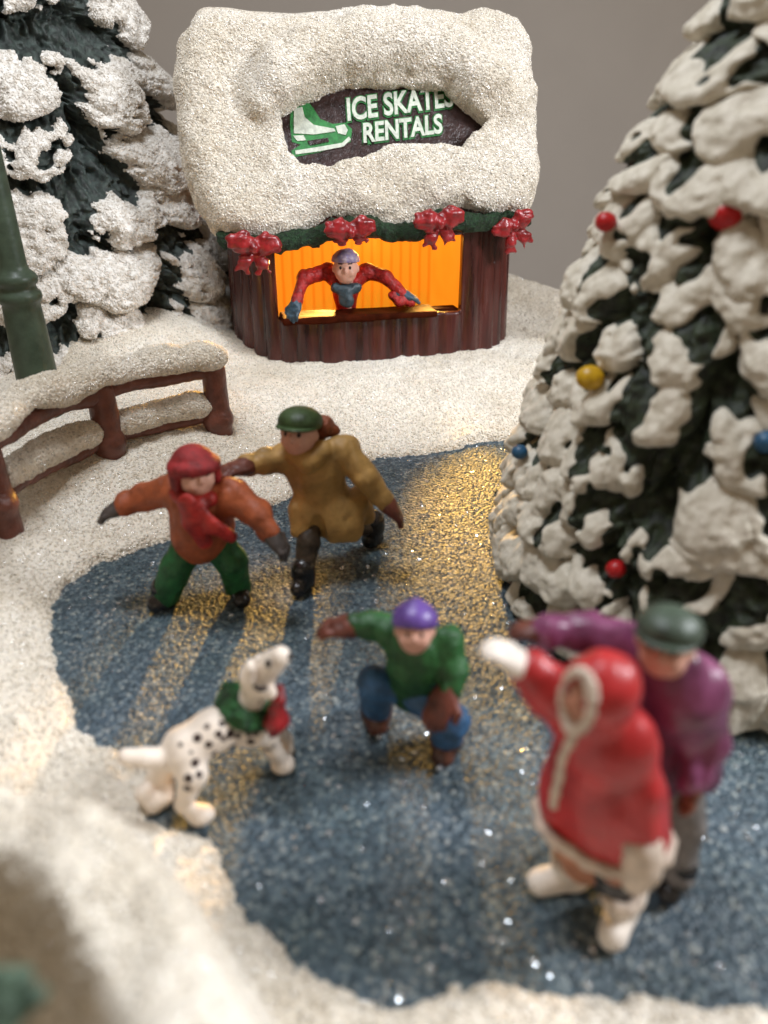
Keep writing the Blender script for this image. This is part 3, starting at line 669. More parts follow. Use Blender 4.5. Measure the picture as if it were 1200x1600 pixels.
flat('skate_emblem', [(459, 171), (472, 168), (476, 184), (490, 196), (522, 202), (524, 206), (490, 211), (459, 209)], .034, wt)
flat('skate_emblem', [(524, 198), (538, 195), (543, 204), (540, 212), (528, 209)], .034, wt)
flat('skate_emblem', [(458, 213), (474, 212), (478, 220), (464, 221)], .034, wt)
flat('skate_emblem', [(480, 221), (512, 216), (514, 222), (484, 228)], .034, M['sign'])
flat('skate_emblem', [(461, 236), (500, 230), (534, 224), (545, 214), (548, 219), (536, 230), (500, 237), (462, 242)], .034, wt)
# --- garland and bows
gl_px = [(350, 372), (400, 384), (440, 378), (490, 372), (530, 355), (575, 352), (610, 364), (650, 362), (690, 344), (740, 348), (790, 345), (818, 340)]
gl = []
for x, y in gl_px:
    yl = -2.95 if 380 < x < 780 else -2.55
    gl.append(blp(x, y, yl))
s = S(.04); s.chain(gl, .20, .1)
s.fn = lambda P, D: D-.05*vn(P, 6, 3)-.04*vn(P, 12, 4)
v, f = s.mesh(); garland = bmesh_l('garland', v, f, M['garland'])
def bow(x, y, yl, sc, tilt, tl=1.0):
    c = blp(x, y, yl); s = S(.03); u = np.array([math.cos(tilt), 0, math.sin(tilt)]); w = np.array([-math.sin(tilt), 0, math.cos(tilt)]); fr = np.array([0, -1, 0])
    for sg in (-1, 1):
        for a, b, r1, r2 in ((0, .26, .12, .26), (.26, .48, .26, .19)):
            s.cap(c+u*sg*a*sc+w*.05*sc+fr*.1, c+u*sg*b*sc+w*(.10*sc)+fr*.14, r1*sc, r2*sc, .05, ((0, 1, 0), .6))
        s.cap(c+w*-.02, c+u*sg*.22*sc-w*.35*sc*tl+fr*.05, .10*sc, .17*sc, .03, ((0, 1, 0), .55))
        s.cap(c+u*sg*.22*sc-w*.35*sc*tl+fr*.05, c+u*sg*.40*sc-w*.52*sc*tl+fr*.02, .12*sc, .05*sc, .02, ((0, 1, 0), .55))
        s.cap(c+u*sg*.22*sc-w*.35*sc*tl+fr*.05, c+u*sg*.14*sc-w*.58*sc*tl+fr*.02, .12*sc, .05*sc, .02, ((0, 1, 0), .55))
    s.ell(c+fr*.22, (.13*sc, .12*sc, .14*sc), None, .03)
    s.fn = lambda P, D: D-.05*np.abs(vn((P-c)*np.array([.5, 1, 1.5]), 3.2, 9))-.05*np.abs(vn((P-c)*np.array([.6, 1, 1.6]), 6, 10))+.03
    v, f = s.mesh(); bmesh_l('bow', v, f, M['bow'], garland)
bow(396, 384, -3.15, .95, -.1, 1.1); bow(546, 360, -3.25, .92, .05, .5); bow(684, 346, -3.35, .95, .1, 1.0); bow(800, 352, -2.8, .85, .4, 1.3)

# ------------------------------------------------------------------ people
def rotto(d):                            # matrix whose 3rd column is d
    d = unit(d); a = np.array([0, 0, 1.]) if abs(d[2]) < .9 else np.array([1., 0, 0]); x = unit(np.cross(a, d)); return np.stack([x, np.cross(d, x), d], 1)
def glove(name, root, wr, ha, r, mat, side, curl=.3, toward=None):
    wr = np.asarray(wr, float); ha = np.asarray(ha, float)
    s = S(.016 if r < .2 else .022); d = unit(ha-wr); R = rotto(d); up = R[:, 1]; la = R[:, 0]*side; L_ = np.linalg.norm(ha-wr)
    pc = wr+d*r*.9; s.cap(wr-d*r*.3, wr+d*r*.4, r*.72, r*.75, .03); s.ell(pc, (r*.95, r*.55, r*1.05), R, .05)
    for i, (o, l) in enumerate(((-.63, .72), (-.22, .92), (.2, 1.0), (.6, .8))):
        b = pc+la*o*r*1.0+d*r*.5; m = b+d*r*l*.62; t = m+d*r*l*.5-up*r*curl*l
        s.cap(b, m, r*.27, r*.26, .012); s.cap(m, t, r*.26, r*.22, .012)
    b = wr+la*-.6*r+d*r*.5; m = b-la*r*.55+d*r*.5-up*r*.15; s.cap(b, m, r*.3, r*.28, .03); s.cap(m, m+d*r*.5-up*r*.15, r*.28, r*.22, .012)
    return build(name, s, mat, root)
def boot(root, an, toe, r, mat, name='boot', sole=None):
    an = np.asarray(an, float); toe = np.asarray(toe, float); g = 0.0; s = S(.022)
    d = toe-an; d[2] = 0; d = unit(d); z = np.array([0, 0, 1.]); heel = an-d*r*.35; heel[2] = r*.62+min(toe[2], 9)-r*.62 if False else max(toe[2], r*.6)
    s.cap(an+z*r*.7, an, r*.95, r*.92, .04); s.cap(an, heel, r*.85, r*.72, .05); s.cap(heel, toe, r*.70, r*.66, .06)
    if toe[2] <= r*.75: s.cut((0, 0, .012), (0, 0, -1))
    return build(name, s, mat, root)
def person(label, loc, J, C, group=None, zl=1.0, hr=.3, face=(0, -1, 0), R_=None, eyes=True, skin='skin'):
    root = thing('person', label, 'person', loc, group); R_ = R_ or {}
    g = lambda k, d: R_.get(k, d)
    hd = np.asarray(J['head'], float); f = unit(face); nk = np.asarray(J['neck'], float)
    rt = unit(np.cross(f, [J.get('lean', 0), 0, 1.])); upv = np.cross(rt, f); RH = np.stack([rt, -f, upv], 1)
    s = S(.022); s.ell(hd, (hr*.86, hr*.92, hr*1.02), RH, .05); s.ell(hd-upv*hr*.55+f*hr*.2, (hr*.55, hr*.6, hr*.5), RH, .1*hr/.3)
    s.ell(hd+f*hr*.93-upv*hr*.12, (hr*.13, hr*.20, hr*.22), RH, .03)
    for sg in (-1, 1):
        s.ell(hd+rt*sg*hr*.86-upv*hr*.08, (hr*.12, hr*.2, hr*.26), RH, .02); s.ell(hd+rt*sg*hr*.4+f*hr*.66-upv*hr*.3, hr*.26, RH, .06)
    s.cap(nk, hd-upv*hr*.5, hr*.5, hr*.5, .05)
    ch, pe = np.asarray(J['chest'], float), np.asarray(J['pelvis'], float)
    tr = g('torso', .4)*.8; s.cap(nk, ch, tr*.6, tr*.95, .1); s.cap(ch, pe, tr*.95, tr*.9, .1)
    for sd in 'LR':
        if 'sh'+sd in J:
            a = g('arm', .18)*.72; s.chain([J['sh'+sd], J['el'+sd], J['wr'+sd]], [a, a*.95, a*.75], .05)
            s.cap(ch, J['sh'+sd], tr*.7, a*1.05, .08); w_ = np.asarray(J['wr'+sd], float); h_ = np.asarray(J['ha'+sd], float)
            s.cap(w_, w_+(h_-w_)*.45, a*.75, a*.6, .03)
        if 'hi'+sd in J:
            a = g('leg', .22)*.74; s.chain([pe, J['hi'+sd], J['kn'+sd], J['an'+sd]], [tr*.6, a*1.1, a, a*.75], .05)
    build('body', s, M[skin], root)
    if eyes:
        for sg in (-1, 1):
            e = S(.012); e.ell(hd+rt*sg*hr*.33+f*hr*.80+upv*hr*.08, (hr*.10, hr*.14, hr*.13), RH, 0); build('eye', e, M['eye'], root)
            b = S(.012); b.cap(hd+rt*sg*hr*.2+f*hr*.83+upv*hr*.34, hd+rt*sg*hr*.48+f*hr*.74+upv*hr*.36, hr*.045, k=0); build('eyebrow', b, M['eye'], root)
        m = S(.012); m.cap(hd-rt*hr*.16+f*hr*.80-upv*hr*.52, hd+rt*hr*.16+f*hr*.80-upv*hr*.52, hr*.07, k=0); build('mouth', m, M['lip'], root)
    if 'jacket' in C:
        s = S(.025); tr = g('torso', .4); a = g('arm', .18); sq = (f*np.array([1, 1, 0])+1e-6, g('flat', .82))
        s.cap(nk-[0, 0, .03], ch, tr*.62, tr, .12, sq); s.cap(ch, pe, tr, g('hem', tr*1.0), .12, sq)
        for sd in 'LR':
            if 'sh'+sd in J:
                s.cap(ch+upv*.0, J['sh'+sd], tr*.72, a*1.2, .1); s.chain([J['sh'+sd], J['el'+sd], J['wr'+sd]], [a*1.12, a*.98, a*g('cuff', .76)], .07)
                w = np.asarray(J['wr'+sd], float); dd = unit(w-np.asarray(J['el'+sd], float)); s.cap(w-dd*.05, w+dd*.0, a*.86, a*.84, .02)
        if 'ext' in C: C['ext'](s)
        if 'cut' in J: s.cut(*J['cut'])
        nc = J.get('notch')
        def jf(P, D):
            D = D-.022*vn(P, 3.2, 5)-.045*np.abs(vn(P*np.array([1, 1, .45]), 5.0, 6))
            if nc is not None:
                A_n, B_n, ra_, rb_ = nc; ab = B_n-A_n; pa = P-A_n; h = np.clip((pa@ab)/(ab@ab), 0, 1); D = np.maximum(D, (ra_+(rb_-ra_)*h)-np.linalg.norm(pa-h[..., None]*ab, axis=-1))
            return D
        s.fn = jf
        build('jacket' if 'jn' not in C else C['jn'], s, M[C['jacket']], root)
    if 'trousers' in C:
        s = S(.025); a = g('leg', .22)
        for sd in 'LR':
            if 'hi'+sd in J: s.chain([pe, J['hi'+sd], J['kn'+sd], J['an'+sd]], [tr*.7 if 'jacket' in C else .3, a*1.12, a, a*.92], .06)
        s.fn = lambda P, D: D-.018*vn(P, 4, 5)-.022*np.abs(vn(P, 7, 6)); build('trousers', s, M[C['trousers']], root)
    for sd, side in (('L', 1), ('R', -1)):
        if 'boot' in C and 'to'+sd in J: boot(root, J['an'+sd], J['to'+sd], g('foot', .2), M[C['boot']], C.get('bn', 'boot'))
        if 'glove' in C and 'ha'+sd in J: glove('glove', root, J['wr'+sd], J['ha'+sd], g('hand', .16), M[C['glove']], side)
    return root, dict(hd=hd, f=f, up=upv, rt=rt, RH=RH, hr=hr)
def hat(root, K, mat, kind, name='hat', tilt=0.0):
    hd, f, up, rt, RH, hr = [K[k] for k in ('hd', 'f', 'up', 'rt', 'RH', 'hr')]; s = S(.02)
    if kind == 'flatcap':
        s.ell(hd+up*hr*.55-f*hr*.08, (hr*1.08, hr*1.12, hr*.72), RH, 0); s.cut(hd+up*hr*.28, -up)
        s2 = S(.02); s2.ell(hd+up*hr*.36+f*hr*.30, (hr*1.02, hr*1.05, hr*.16), RH, 0); bo = build(name, s, M[mat], root)
        o = build('hat_brim', s2, M[mat], bo); o.parent = bo; return bo
    if kind == 'beanie':
        s.ell(hd+up*hr*.42-f*hr*.1, (hr*1.10, hr*1.12, hr*.98), RH, 0); s.ell(hd+up*hr*1.35-f*hr*.15, hr*.12, RH, .12); s.cut(hd+up*hr*.22+f*hr*.2, -unit(up-f*.25))
    if kind == 'earflap':
        s.ell(hd+up*hr*.38-f*hr*.15, (hr*1.04, hr*1.08, hr*.92), RH, 0)
        for a in range(0, 360, 20):
            p = lambda q: hd+up*hr*.36+rt*math.cos(math.radians(q))*hr*.94+f*math.sin(math.radians(q))*hr*.94
            s.cap(p(a), p(a+20), hr*.24, k=.06)
        for sg in (-1, 1): s.ell(hd+rt*sg*hr*.92-f*hr*.1-upd(up)*hr*.25, (hr*.26, hr*.5, hr*.6), RH, .08)
        s.ell(hd-f*hr*.62-up*hr*.1, (hr*.8, hr*.45, hr*.9), RH, .08)
    return build(name, s, M[mat], root)
def upd(u): return u

FG = 'skater figurines on the ice'
# -- child in rust jacket and red hat
Y0 = 9.85
J = dict(head=W(305, 738, 9.55), neck=W(302, 768, 9.7), chest=W(315, 788, 9.7), pelvis=W(316, 832, 9.8),
         shL=W(270, 765, 9.8), elL=W(226, 778, 9.9), wrL=W(197, 788, 9.85), haL=W(172, 800, 9.8),
         shR=W(366, 775, 9.6), elR=W(402, 803, 9.45), wrR=W(420, 830, 9.35), haR=W(436, 850, 9.3),
         hiL=W(296, 850, 9.85), knL=W(276, 885, 9.7), anL=G(258, 930, .22), toL=G(244, 944, .15),
         hiR=W(342, 850, 9.85), knR=W(362, 878, 9.8), anR=G(372, 915, .24), toR=G(378, 937, .15))
root, K = person('child figurine in rust jacket, green trousers and red hat with arms spread', tuple(G(312, 945)), J,
    dict(jacket='rust', trousers='green_trousers', boot='black', glove='grey_glove'), FG, hr=.30, face=(.45, -.85, .12), R_=dict(torso=.42, arm=.19, leg=.225, foot=.205, hand=.18, hem=.46, flat=.8))
hat(root, K, 'red_hat', 'earflap')
s = S(.022); s.chain([W(278, 772, 9.45), W(298, 788, 9.32), W(328, 780, 9.4)], .12, .05); s.chain([W(292, 785, 9.2), W(300, 815, 9.22), W(318, 846, 9.32)], [.13, .15, .12], .05, ((0, 1, 0), .6)); s.chain([W(305, 790, 9.25), W(330, 822, 9.22), W(362, 838, 9.35)], [.10, .13, .09], .05, ((0, 1, 0), .6))
build('scarf', s, M['red_scarf'], root, [(.02, 5)])

# -- man in tan coat
J = dict(head=W(468, 676, 10.6), neck=W(482, 706, 10.75), chest=W(490, 735, 10.75), pelvis=W(505, 790, 10.85),
         shL=W(446, 716, 10.7), elL=W(412, 722, 10.55), wrL=W(390, 727, 10.4), haL=W(366, 733, 10.2),
         shR=W(538, 702, 10.7), elR=W(572, 746, 10.5), wrR=W(600, 782, 10.5), haR=W(620, 804, 10.5),
         cut=((0, 0, .64), (-.15, 0, -1)), notch=(W(492, 880, 10.3), W(498, 790, 10.25), .30, .03),
         hiL=W(490, 800, 10.7), knL=W(482, 845, 10.35), anL=G(474, 900, .28), toL=G(466, 920, .15),
         hiR=W(530, 805, 11.0), knR=W(552, 822, 11.3), anR=G(584, 824, .38), toR=G(588, 840, .16))
def ext(s):
    sq = ((.2, 1, 0), .62)
    s.cap(W(505, 775, 10.8), W(508, 815, 10.62), .42, .50, .1, sq)
    s.cap(W(470, 800, 10.5), W(466, 832, 10.4), .2, .13, .15, sq); s.cap(W(540, 800, 10.6), W(550, 834, 10.55), .26, .10, .15, sq); s.cap(W(560, 780, 10.85), W(574, 806, 10.85), .22, .12, .12)
    s.chain([W(462, 712, 10.5), W(480, 722, 10.4), W(505, 705, 10.55)], [.13, .14, .13], .04)
root, K = person('figurine of a man in long tan coat and green cap skating behind the child', tuple(G(520, 905)), J,
    dict(jacket='tan', jn='coat', ext=ext, trousers='brown_trousers', boot='black', glove='brown_glove'), FG, hr=.31, face=(-.30, -.9, .15), R_=dict(torso=.42, arm=.18, leg=.165, foot=.20, hand=.20, hem=.36, flat=.75))
hat(root, K, 'hat_green', 'flatcap')
s = S(.022); s.chain([W(496, 678, 10.85), W(506, 664, 10.85), W(522, 672, 10.9)], [.13, .15, .10], .05); build('scarf', s, M['scarf_brown'], root, [(.03, 6)])

# -- boy with purple hat
J = dict(head=W(648, 984, 6.45), neck=W(655, 1012, 6.6), chest=W(657, 1028, 6.65), pelvis=W(652, 1070, 6.85),
         shL=W(616, 988, 6.75), elL=W(583, 978, 6.8), wrL=W(560, 978, 6.8), haL=W(532, 980, 6.8),
         shR=W(697, 1004, 6.65), elR=W(707, 1046, 6.5), wrR=W(700, 1078, 6.35), haR=W(684, 1112, 6.2),
         hiL=W(620, 1068, 6.85), knL=W(586, 1066, 6.75), anL=G(588, 1110, .22), toL=G(590, 1132, .11),
         hiR=W(660, 1085, 6.7), knR=W(706, 1128, 6.35), anR=G(698, 1152, .24), toR=G(692, 1180, .11))
root, K = person('crouching child figurine in green sweater, blue jeans and purple beanie', tuple(G(640, 1150)), J,
    dict(jacket='sweater', jn='sweater', trousers='jeans', boot='skate_brown', bn='skate_boot', glove='brown_glove'), FG, hr=.22, face=(-.05, -.95, .25), R_=dict(torso=.33, arm=.15, leg=.19, foot=.215, hand=.175, hem=.34, flat=.8))
hat(root, K, 'purple', 'beanie')
for sd in 'LR':
    t = np.array(J['to'+sd]); a = np.array(J['an'+sd]); d = t-a; d[2] = 0; d = unit(d); t[2] = .04; a[2] = .04; s = S(.014)
    s.cap(a-d*.12, t+d*.14, .045, k=0); s.chain([t+d*.14, t+d*.2+[0, 0, .06]], .035, .02)
    build('skate_blade', s, M['metal'], root)
    s = S(.014)
    for i in range(3):
        c = a*(1-i*.3)+t*(i*.3); c[2] = .2; sdv = np.cross(d, [0, 0, 1]); s.cap(c-sdv*.09, c+sdv*.09+[0, 0, .0], .028, k=.01)
    build('lace', s, M['metal'], root)

# -- man in plum jacket
J = dict(head=W(1040, 1005, 4.95), neck=W(1050, 1040, 5.05), chest=W(1058, 1080, 5.1), pelvis=W(1062, 1190, 5.2),
         shL=W(1000, 1018, 5.2), elL=W(920, 988, 5.3), wrL=W(858, 988, 5.3), haL=W(800, 984, 5.3),
         shR=W(1098, 1080, 5.05), elR=W(1108, 1160, 4.95), wrR=W(1084, 1215, 4.8), haR=W(1072, 1262, 4.7),
         hiL=W(1035, 1215, 5.3), knL=W(1020, 1280, 5.5), anL=G(1010, 1330, .3), toL=G(1000, 1345, .13),
         hiR=W(1070, 1215, 5.1), knR=W(1070, 1285, 5.0), anR=G(1062, 1362, .28), toR=G(1045, 1398, .13))
root, K = person('man figurine in plum jacket and grey green cap with arm stretched behind the woman', tuple(G(1050, 1400)), J,
    dict(jacket='plum', trousers='grey_trousers', boot='black'), FG, hr=.245, face=(-.45, -.80, .15), R_=dict(torso=.36, arm=.165, leg=.17, foot=.16, hand=.14, hem=.33, flat=.85))
hat(root, K, 'hat_grey', 'earflap' if False else 'flatcap')
glove('glove', root, J['wrL'], J['haL'], .13, M['brown_glove'], 1); glove('glove', root, J['wrR'], J['haR'], .13, M['scarf_brown'], -1)

# -- woman in hooded red coat
J = dict(head=W(926, 1086, 4.38), neck=W(940, 1115, 4.55), chest=W(945, 1150, 4.6), pelvis=W(940, 1250, 4.72),
         shL=W(902, 1120, 4.6), elL=W(862, 1082, 4.65), wrL=W(826, 1046, 4.7), haL=W(768, 1012, 4.75),
         shR=W(975, 1150, 4.5), elR=W(1000, 1230, 4.4), wrR=W(1003, 1290, 4.3), haR=W(1000, 1360, 4.2),
         hiL=W(900, 1310, 4.85), knL=W(892, 1335, 4.85), anL=G(892, 1340, .40), toL=G(845, 1378, .13),
         hiR=W(955, 1320, 4.5), knR=W(962, 1360, 4.35), anR=G(976, 1395, .45), toR=G(957, 1462, .13))
def ext(s):
    s.chain([W(935, 1150, 4.62), W(925, 1240, 4.75), W(915, 1300, 4.85)], [.36, .46, .40], .12, ((0, 1, 0), .8))
    s.chain([W(955, 1180, 4.6), W(965, 1260, 4.6), W(975, 1298, 4.6)], [.34, .40, .34], .12, ((0, 1, 0), .8))
    s.ell(W(940, 1068, 4.5), (.30, .34, .34), None, .06); s.ell(W(952, 1105, 4.62), (.27, .26, .25), None, .1)
    def cutfn(P, D): return D
root, K = person('woman figurine in hooded red coat with cream fur trim and white boots', tuple(G(910, 1420)), J,
    dict(boot='white_boot'), FG, hr=.215, face=(-.86, -.50, .10), R_=dict(torso=.33, arm=.16, leg=.15, foot=.205, hand=.17), skin='face_dark')
f = K['f']; hd = K['hd']
s = S(.025); tr = .34; nk = np.array(J['neck']); ch = np.array(J['chest'])
s.cap(nk, ch, .26, .36, .1)
s.chain([ch, W(930, 1230, 4.72), W(922, 1292, 4.8)], [.36, .45, .46], .1, ((.3, 1, 0), .8)); s.chain([ch, W(960, 1240, 4.55), W(966, 1292, 4.55)], [.3, .40, .42], .1, ((0, 1, 0), .8))
for sd in 'LR': s.cap(ch, J['sh'+sd], .26, .2, .1); s.chain([J['sh'+sd], J['el'+sd], J['wr'+sd]], [.19, .185, .155], .07)
s.ell(hd-f*.09+K['up']*.03, (.265, .29, .30), K['RH'], .08); s.ell(hd+f*.27, (.18, .2, .22), K['RH'], 0)
bc = hd+f*.33
def hoodf(P, D):
    q = (P-bc)@K['RH']; r = np.array([.125, .30, .235]); k0 = np.linalg.norm(q/r, axis=-1); dd = (k0-1)*.17
    D = np.maximum(D, -dd); D = np.maximum(D, (P-(hd+f*.19))@f-0*D) if False else D
    hz = 1.2
    D = np.maximum(D, (hz-P[..., 2])*.9)
    return D-.02*vn(P, 3, 5)-.02*np.abs(vn(P*np.array([1, 1, .4]), 5, 6))
s.pr.pop(); s.fn = hoodf; coat = build('hooded_coat', s, M['coat_red'], root)
s = S(.022)                              # fur round the hood, down the front and round the hem
rt, up = K['rt'], K['up']; ring = [hd+f*.15+rt*.14*math.cos(a)+up*(.25*math.sin(a)-.0) for a in np.linspace(0, 2*math.pi, 15)]
s.chain(ring, .040, .03)
cv = np.array([q.co[:] for q in coat.data.vertices])+np.array(root.location); Pc = cv-CAM; dc_ = Pc[:, 1]*cp-Pc[:, 2]*sp
cxp = 600+FPX*Pc[:, 0]/dc_; cyp = 800+FPX*(-Pc[:, 2]*cp-Pc[:, 1]*sp)/dc_
def onc(x, y):
    m = np.where((abs(cxp-x) < 9) & (abs(cyp-y) < 9))[0]
    return cv[m[np.argmin(dc_[m])]] if len(m) else W(x, y, 4.45)
s.chain([hd+f*.13-up*.25]+[onc(*q) for q in ((893, 1145), (882, 1170), (872, 1195), (866, 1220), (860, 1245), (858, 1265))]+[], [.06, .05, .042, .042, .042, .042, .05], .03)
build('fur_trim', s, M['fur'], coat, [(.012, 9)])
rimv = cv[(cv[:, 2] > 1.18) & (cv[:, 2] < 1.30)]; c2 = rimv.mean(0); s = S(.022); an_ = np.arctan2(rimv[:, 1]-c2[1], rimv[:, 0]-c2[0]); hem = []
for a in np.linspace(-math.pi, math.pi, 19):
    dd = np.abs(np.mod(an_-a+math.pi, 2*math.pi)-math.pi) < .2; rr = np.linalg.norm(rimv[dd][:, :2]-c2[:2], axis=1).max() if dd.any() else .45
    hem.append(np.array([c2[0]+rr*math.cos(a), c2[1]+rr*math.sin(a), 1.2]))
hem[-1] = hem[0]; s.chain(hem, .058, .03); build('hem_trim', s, M['fur'], coat, [(.012, 9)])
glove('glove', root, J['wrL'], J['haL'], .155, M['white_boot'], 1)
s = S(.025); s.ell(W(1003, 1345, 4.22), (.17, .19, .27), None, .05); s.ell(W(1000, 1318, 4.25), (.165, .18, .12), None, .06); s.ell(W(992, 1372, 4.2), (.12, .13, .14), None, .05); build('muff', s, M['fur'], root, [(.012, 9)])
s = S(.025); s.chain([W(905, 1290, 4.75), W(915, 1338, 4.72)], [.30, .24], .08); s.chain([W(955, 1300, 4.55), W(958, 1350, 4.5)], [.28, .2], .08); s.cap(W(915, 1330, 4.7), W(952, 1348, 4.55), .2, .2, .08); build('skirt', s, M['skirt'], root)
s = S(.02); s.cap(W(958, 1372, 4.38), W(961, 1390, 4.36), .165, .16, .02); build('stocking', s, M['black'], root)
for px, py, yy in ((970, 1398, 4.30), (892, 1340, 4.82)):
    s = S(.02); c = W(px, py, yy)
    s.chain([c+np.array([.145*math.cos(a), .145*math.sin(a), 0]) for a in np.linspace(0, 6.3, 10)], .05, .02); build('boot_cuff', s, M['fur'], root)

# -- vendor leaning on the counter
def V_(x, y, yl): return tow(blp(x, y, yl))
J = dict(head=V_(540, 418, -2.7), neck=V_(541, 440, -2.5), chest=V_(541, 452, -2.35), pelvis=V_(541, 500, -2.0),
         shL=V_(512, 424, -2.3), elL=V_(476, 434, -2.6), wrL=V_(463, 472, -2.9), haL=V_(456, 497, -3.1),
         shR=V_(572, 424, -2.25), elR=V_(604, 434, -2.5), wrR=V_(628, 460, -2.8), haR=V_(652, 468, -2.85))
def ext(s):
    pass
root, K = person('vendor figurine in red jacket leaning both arms on the booth counter', tuple(tow((-.7, -2.0, wz0-1.1))), J,
    dict(jacket='vendor_red', glove='vendor_glove'), None, hr=.34, face=(.02, -1, .05), R_=dict(torso=.29, arm=.165, hand=.19, hem=.22, flat=.7))
root['category'] = 'person'
s = S(.018); hd, f, up, RH = K['hd'], K['f'], K['up'], K['RH']
s.ell(hd+up*.17-f*.04, (.34, .35, .27), RH, 0); s.cut(hd+up*.14, -up); build('cap', s, M['vendor_hat'], root, [(.02, 6)])
s = S(.018); s.chain([V_(524, 450, -2.72), V_(541, 456, -2.8), V_(557, 449, -2.72)], .13, .04); s.chain([V_(538, 455, -2.82), V_(541, 469, -2.85)], [.17, .19], .05, ((0, 1, 0), .7)); build('scarf', s, M['vendor_scarf'], root, [(.02, 6)])
s = S(.02)
for x, y, yl, r in ((626, 470, -2.85, .19), (617, 462, -2.75, .18), (640, 472, -2.85, .15)): s.ell(V_(x, y, yl), (r, r, r*.8), None, .05)
build('sleeve_cuff', s, M['vendor_red'], root, [(.03, 6)])

# ------------------------------------------------------------------ dalmatian
dog = thing('dog', 'spotted white dog figurine wearing a green wreath collar with red bow', 'dog', tuple(G(330, 1245)))
s = S(.018)
pel = W(292, 1168, 5.95); mid = W(335, 1140, 6.1); chs = W(385, 1128, 6.3); nkb = W(388, 1105, 6.3); hd_ = W(402, 1062, 6.3)
s.chain([pel, mid, chs], [.24, .215, .25], .1); s.chain([chs, nkb, hd_+[0, 0, -.08]], [.22, .17, .14], .08)
hR = [pel+[.02, -.10, -.08], W(300, 1210, 5.75), W(292, 1238, 5.7), G(286, 1256, .16), G(312, 1276, .09)]
s.chain(hR, [.21, .155, .10, .085, .10], .06); s.ell(G(314, 1272, .09), (.15, .12, .1), None, .04)
hL = [pel+[-.10, .10, -.06], W(250, 1208, 6.1), W(234, 1230, 6.15), G(226, 1240, .2), G(240, 1258, .09)]
s.chain(hL, [.19, .13, .095, .09, .095], .06); s.ell(G(246, 1250, .1), (.13, .11, .11), None, .04); s.cap(W(262, 1224, 6.05), G(258, 1246, .12), .07, .09, .03)
fR = [chs+[.1, -.08, -.05], W(418, 1150, 6.3), W(428, 1172, 6.35), G(440, 1190, .13)]
s.chain(fR, [.18, .115, .09, .10], .06); s.ell(G(442, 1194, .10), (.14, .13, .11), None, .04)
fL = [chs+[.12, .12, -.05], W(432, 1135, 6.6), W(446, 1155, 6.75), G(448, 1172, .1)]
s.chain(fL, [.15, .10, .08, .09], .06)
s.ell(hd_+[0, 0, .03], (.19, .17, .21), None, .06); sn = W(438, 1026, 6.2); s.chain([hd_+[.04, -.02, .06], W(425, 1036, 6.22), sn], [.16, .125, .11], .05)
s.cap(W(404, 1078, 6.2), W(424, 1083, 6.15), .09, .07, .04)
s.chain([pel+[-.12, .02, .02], W(262, 1184, 5.85), W(225, 1184, 5.75), W(196, 1182, 5.7)], [.13, .12, .10, .085], .04)
s.ell(W(391, 1050, 6.12), (.06, .09, .15), None, .03); s.ell(W(405, 1040, 6.45), (.06, .09, .14), None, .03)
v, f_ = s.mesh()
spots = [(311, 1150, 9), (330, 1166, 8), (364, 1150, 10), (366, 1170, 9), (338, 1180, 7), (309, 1189, 9), (315, 1207, 8), (292, 1214, 9), (290, 1236, 9), (403, 1147, 8), (395, 1163, 9), (414, 1175, 8), (426, 1155, 5), (330, 1192, 5), (350, 1128, 7), (300, 1172, 4), (345, 1147, 8), (352, 1158, 6), (376, 1150, 7), (392, 1152, 6), (430, 1170, 5), (280, 1160, 5), (320, 1132, 6)]
P = v-CAM; dep = P[:, 1]*cp-P[:, 2]*sp; pxx = 600+FPX*P[:, 0]/dep; pyy = 800+FPX*(-P[:, 2]*cp-P[:, 1]*sp)/dep
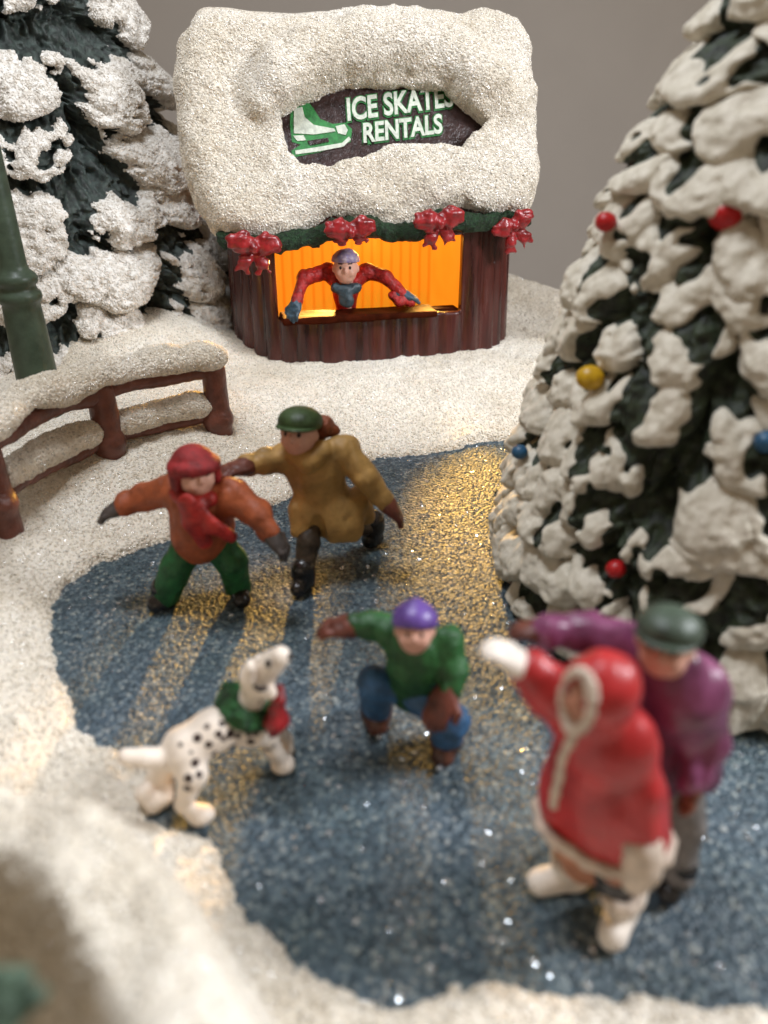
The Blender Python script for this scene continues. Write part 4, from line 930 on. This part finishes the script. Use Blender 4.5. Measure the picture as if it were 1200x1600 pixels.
# spots become real blobs on the body: find the surface point under each and mark by 3D distance
spv = np.zeros(len(v))
for x, y, r in spots:
    m = np.where((abs(pxx-x) < 4) & (abs(pyy-y) < 4))[0]
    if not len(m): continue
    c = v[m[np.argmin(dep[m])]]; dd = np.linalg.norm(v-c, axis=1); R3 = r*.82/FPX*7.7
    spv = np.maximum(spv, np.clip(.5+(R3-dd)/.05, 0, 1))
for _ in range(26):                      # and the far side and back, at random
    c = v[rng.integers(len(v))]
    if c[1] > 6.25 and c[0] < -1.3: spv = np.maximum(spv, np.clip(.5+(.05-np.linalg.norm(v-c, axis=1))/.05, 0, 1))
mkmesh('body', v, f_, M['dog'], dog, np.array(dog.location), attr={'spot': spv})
s = S(.014); s.ell(W(419, 1037, 6.05), (.035, .03, .055), None, 0); build('eye', s, M['eye'], dog)
s = S(.014); s.chain([W(399, 1073, 6.03), W(406, 1077, 6.02), W(415, 1075, 6.04)], .028, .01); build('mouth', s, M['eye'], dog)
s = S(.014); s.ell(sn+[.08, -.02, .02], (.05, .05, .04), None, 0); build('nose', s, M['eye'], dog)
s = S(.02); ax = unit(hd_-chs); a1 = unit(np.cross(ax, [0, 1, 0])); a2 = np.cross(ax, a1)
cc = nkb+ax*.02
s.chain([cc+(a1*math.cos(a)+a2*math.sin(a))*.215 for a in np.linspace(0, 6.2832, 13)], .125, .05)
s.fn = lambda P, D: D-.05*vn(P, 7, 4)-.03*vn(P, 14, 5); build('wreath_collar', s, M['collar'], dog)
s = S(.018); b0 = W(432, 1108, 6.1)
s.chain([W(437, 1076, 6.2), W(436, 1095, 6.12)], [.05, .075], .03); s.ell(b0, .09, None, .02); s.chain([b0, W(430, 1130, 6.05), W(428, 1142, 6.03)], [.07, .115, .07], .03); s.chain([b0, W(442, 1125, 6.08)], [.07, .08], .03)
build('bow', s, M['bow'], dog)

# ------------------------------------------------------------------ green sprig in the near corner
c = W(-14, 1612, 1.9); s = S(.03)
for k in range(16):
    a = rng.uniform(0, 6.28); e = rng.uniform(.1, 1.2); d = np.array([math.cos(a)*math.cos(e), math.sin(a)*math.cos(e), math.sin(e)])
    s.cap(c-[0, 0, .1], c+d*.22, .03, .05, .03)
tag(build('evergreen_sprig', s, M['sprig'], None, [(.02, 6)]), 'blurred green sprig in the near left corner on the snow', 'plant')
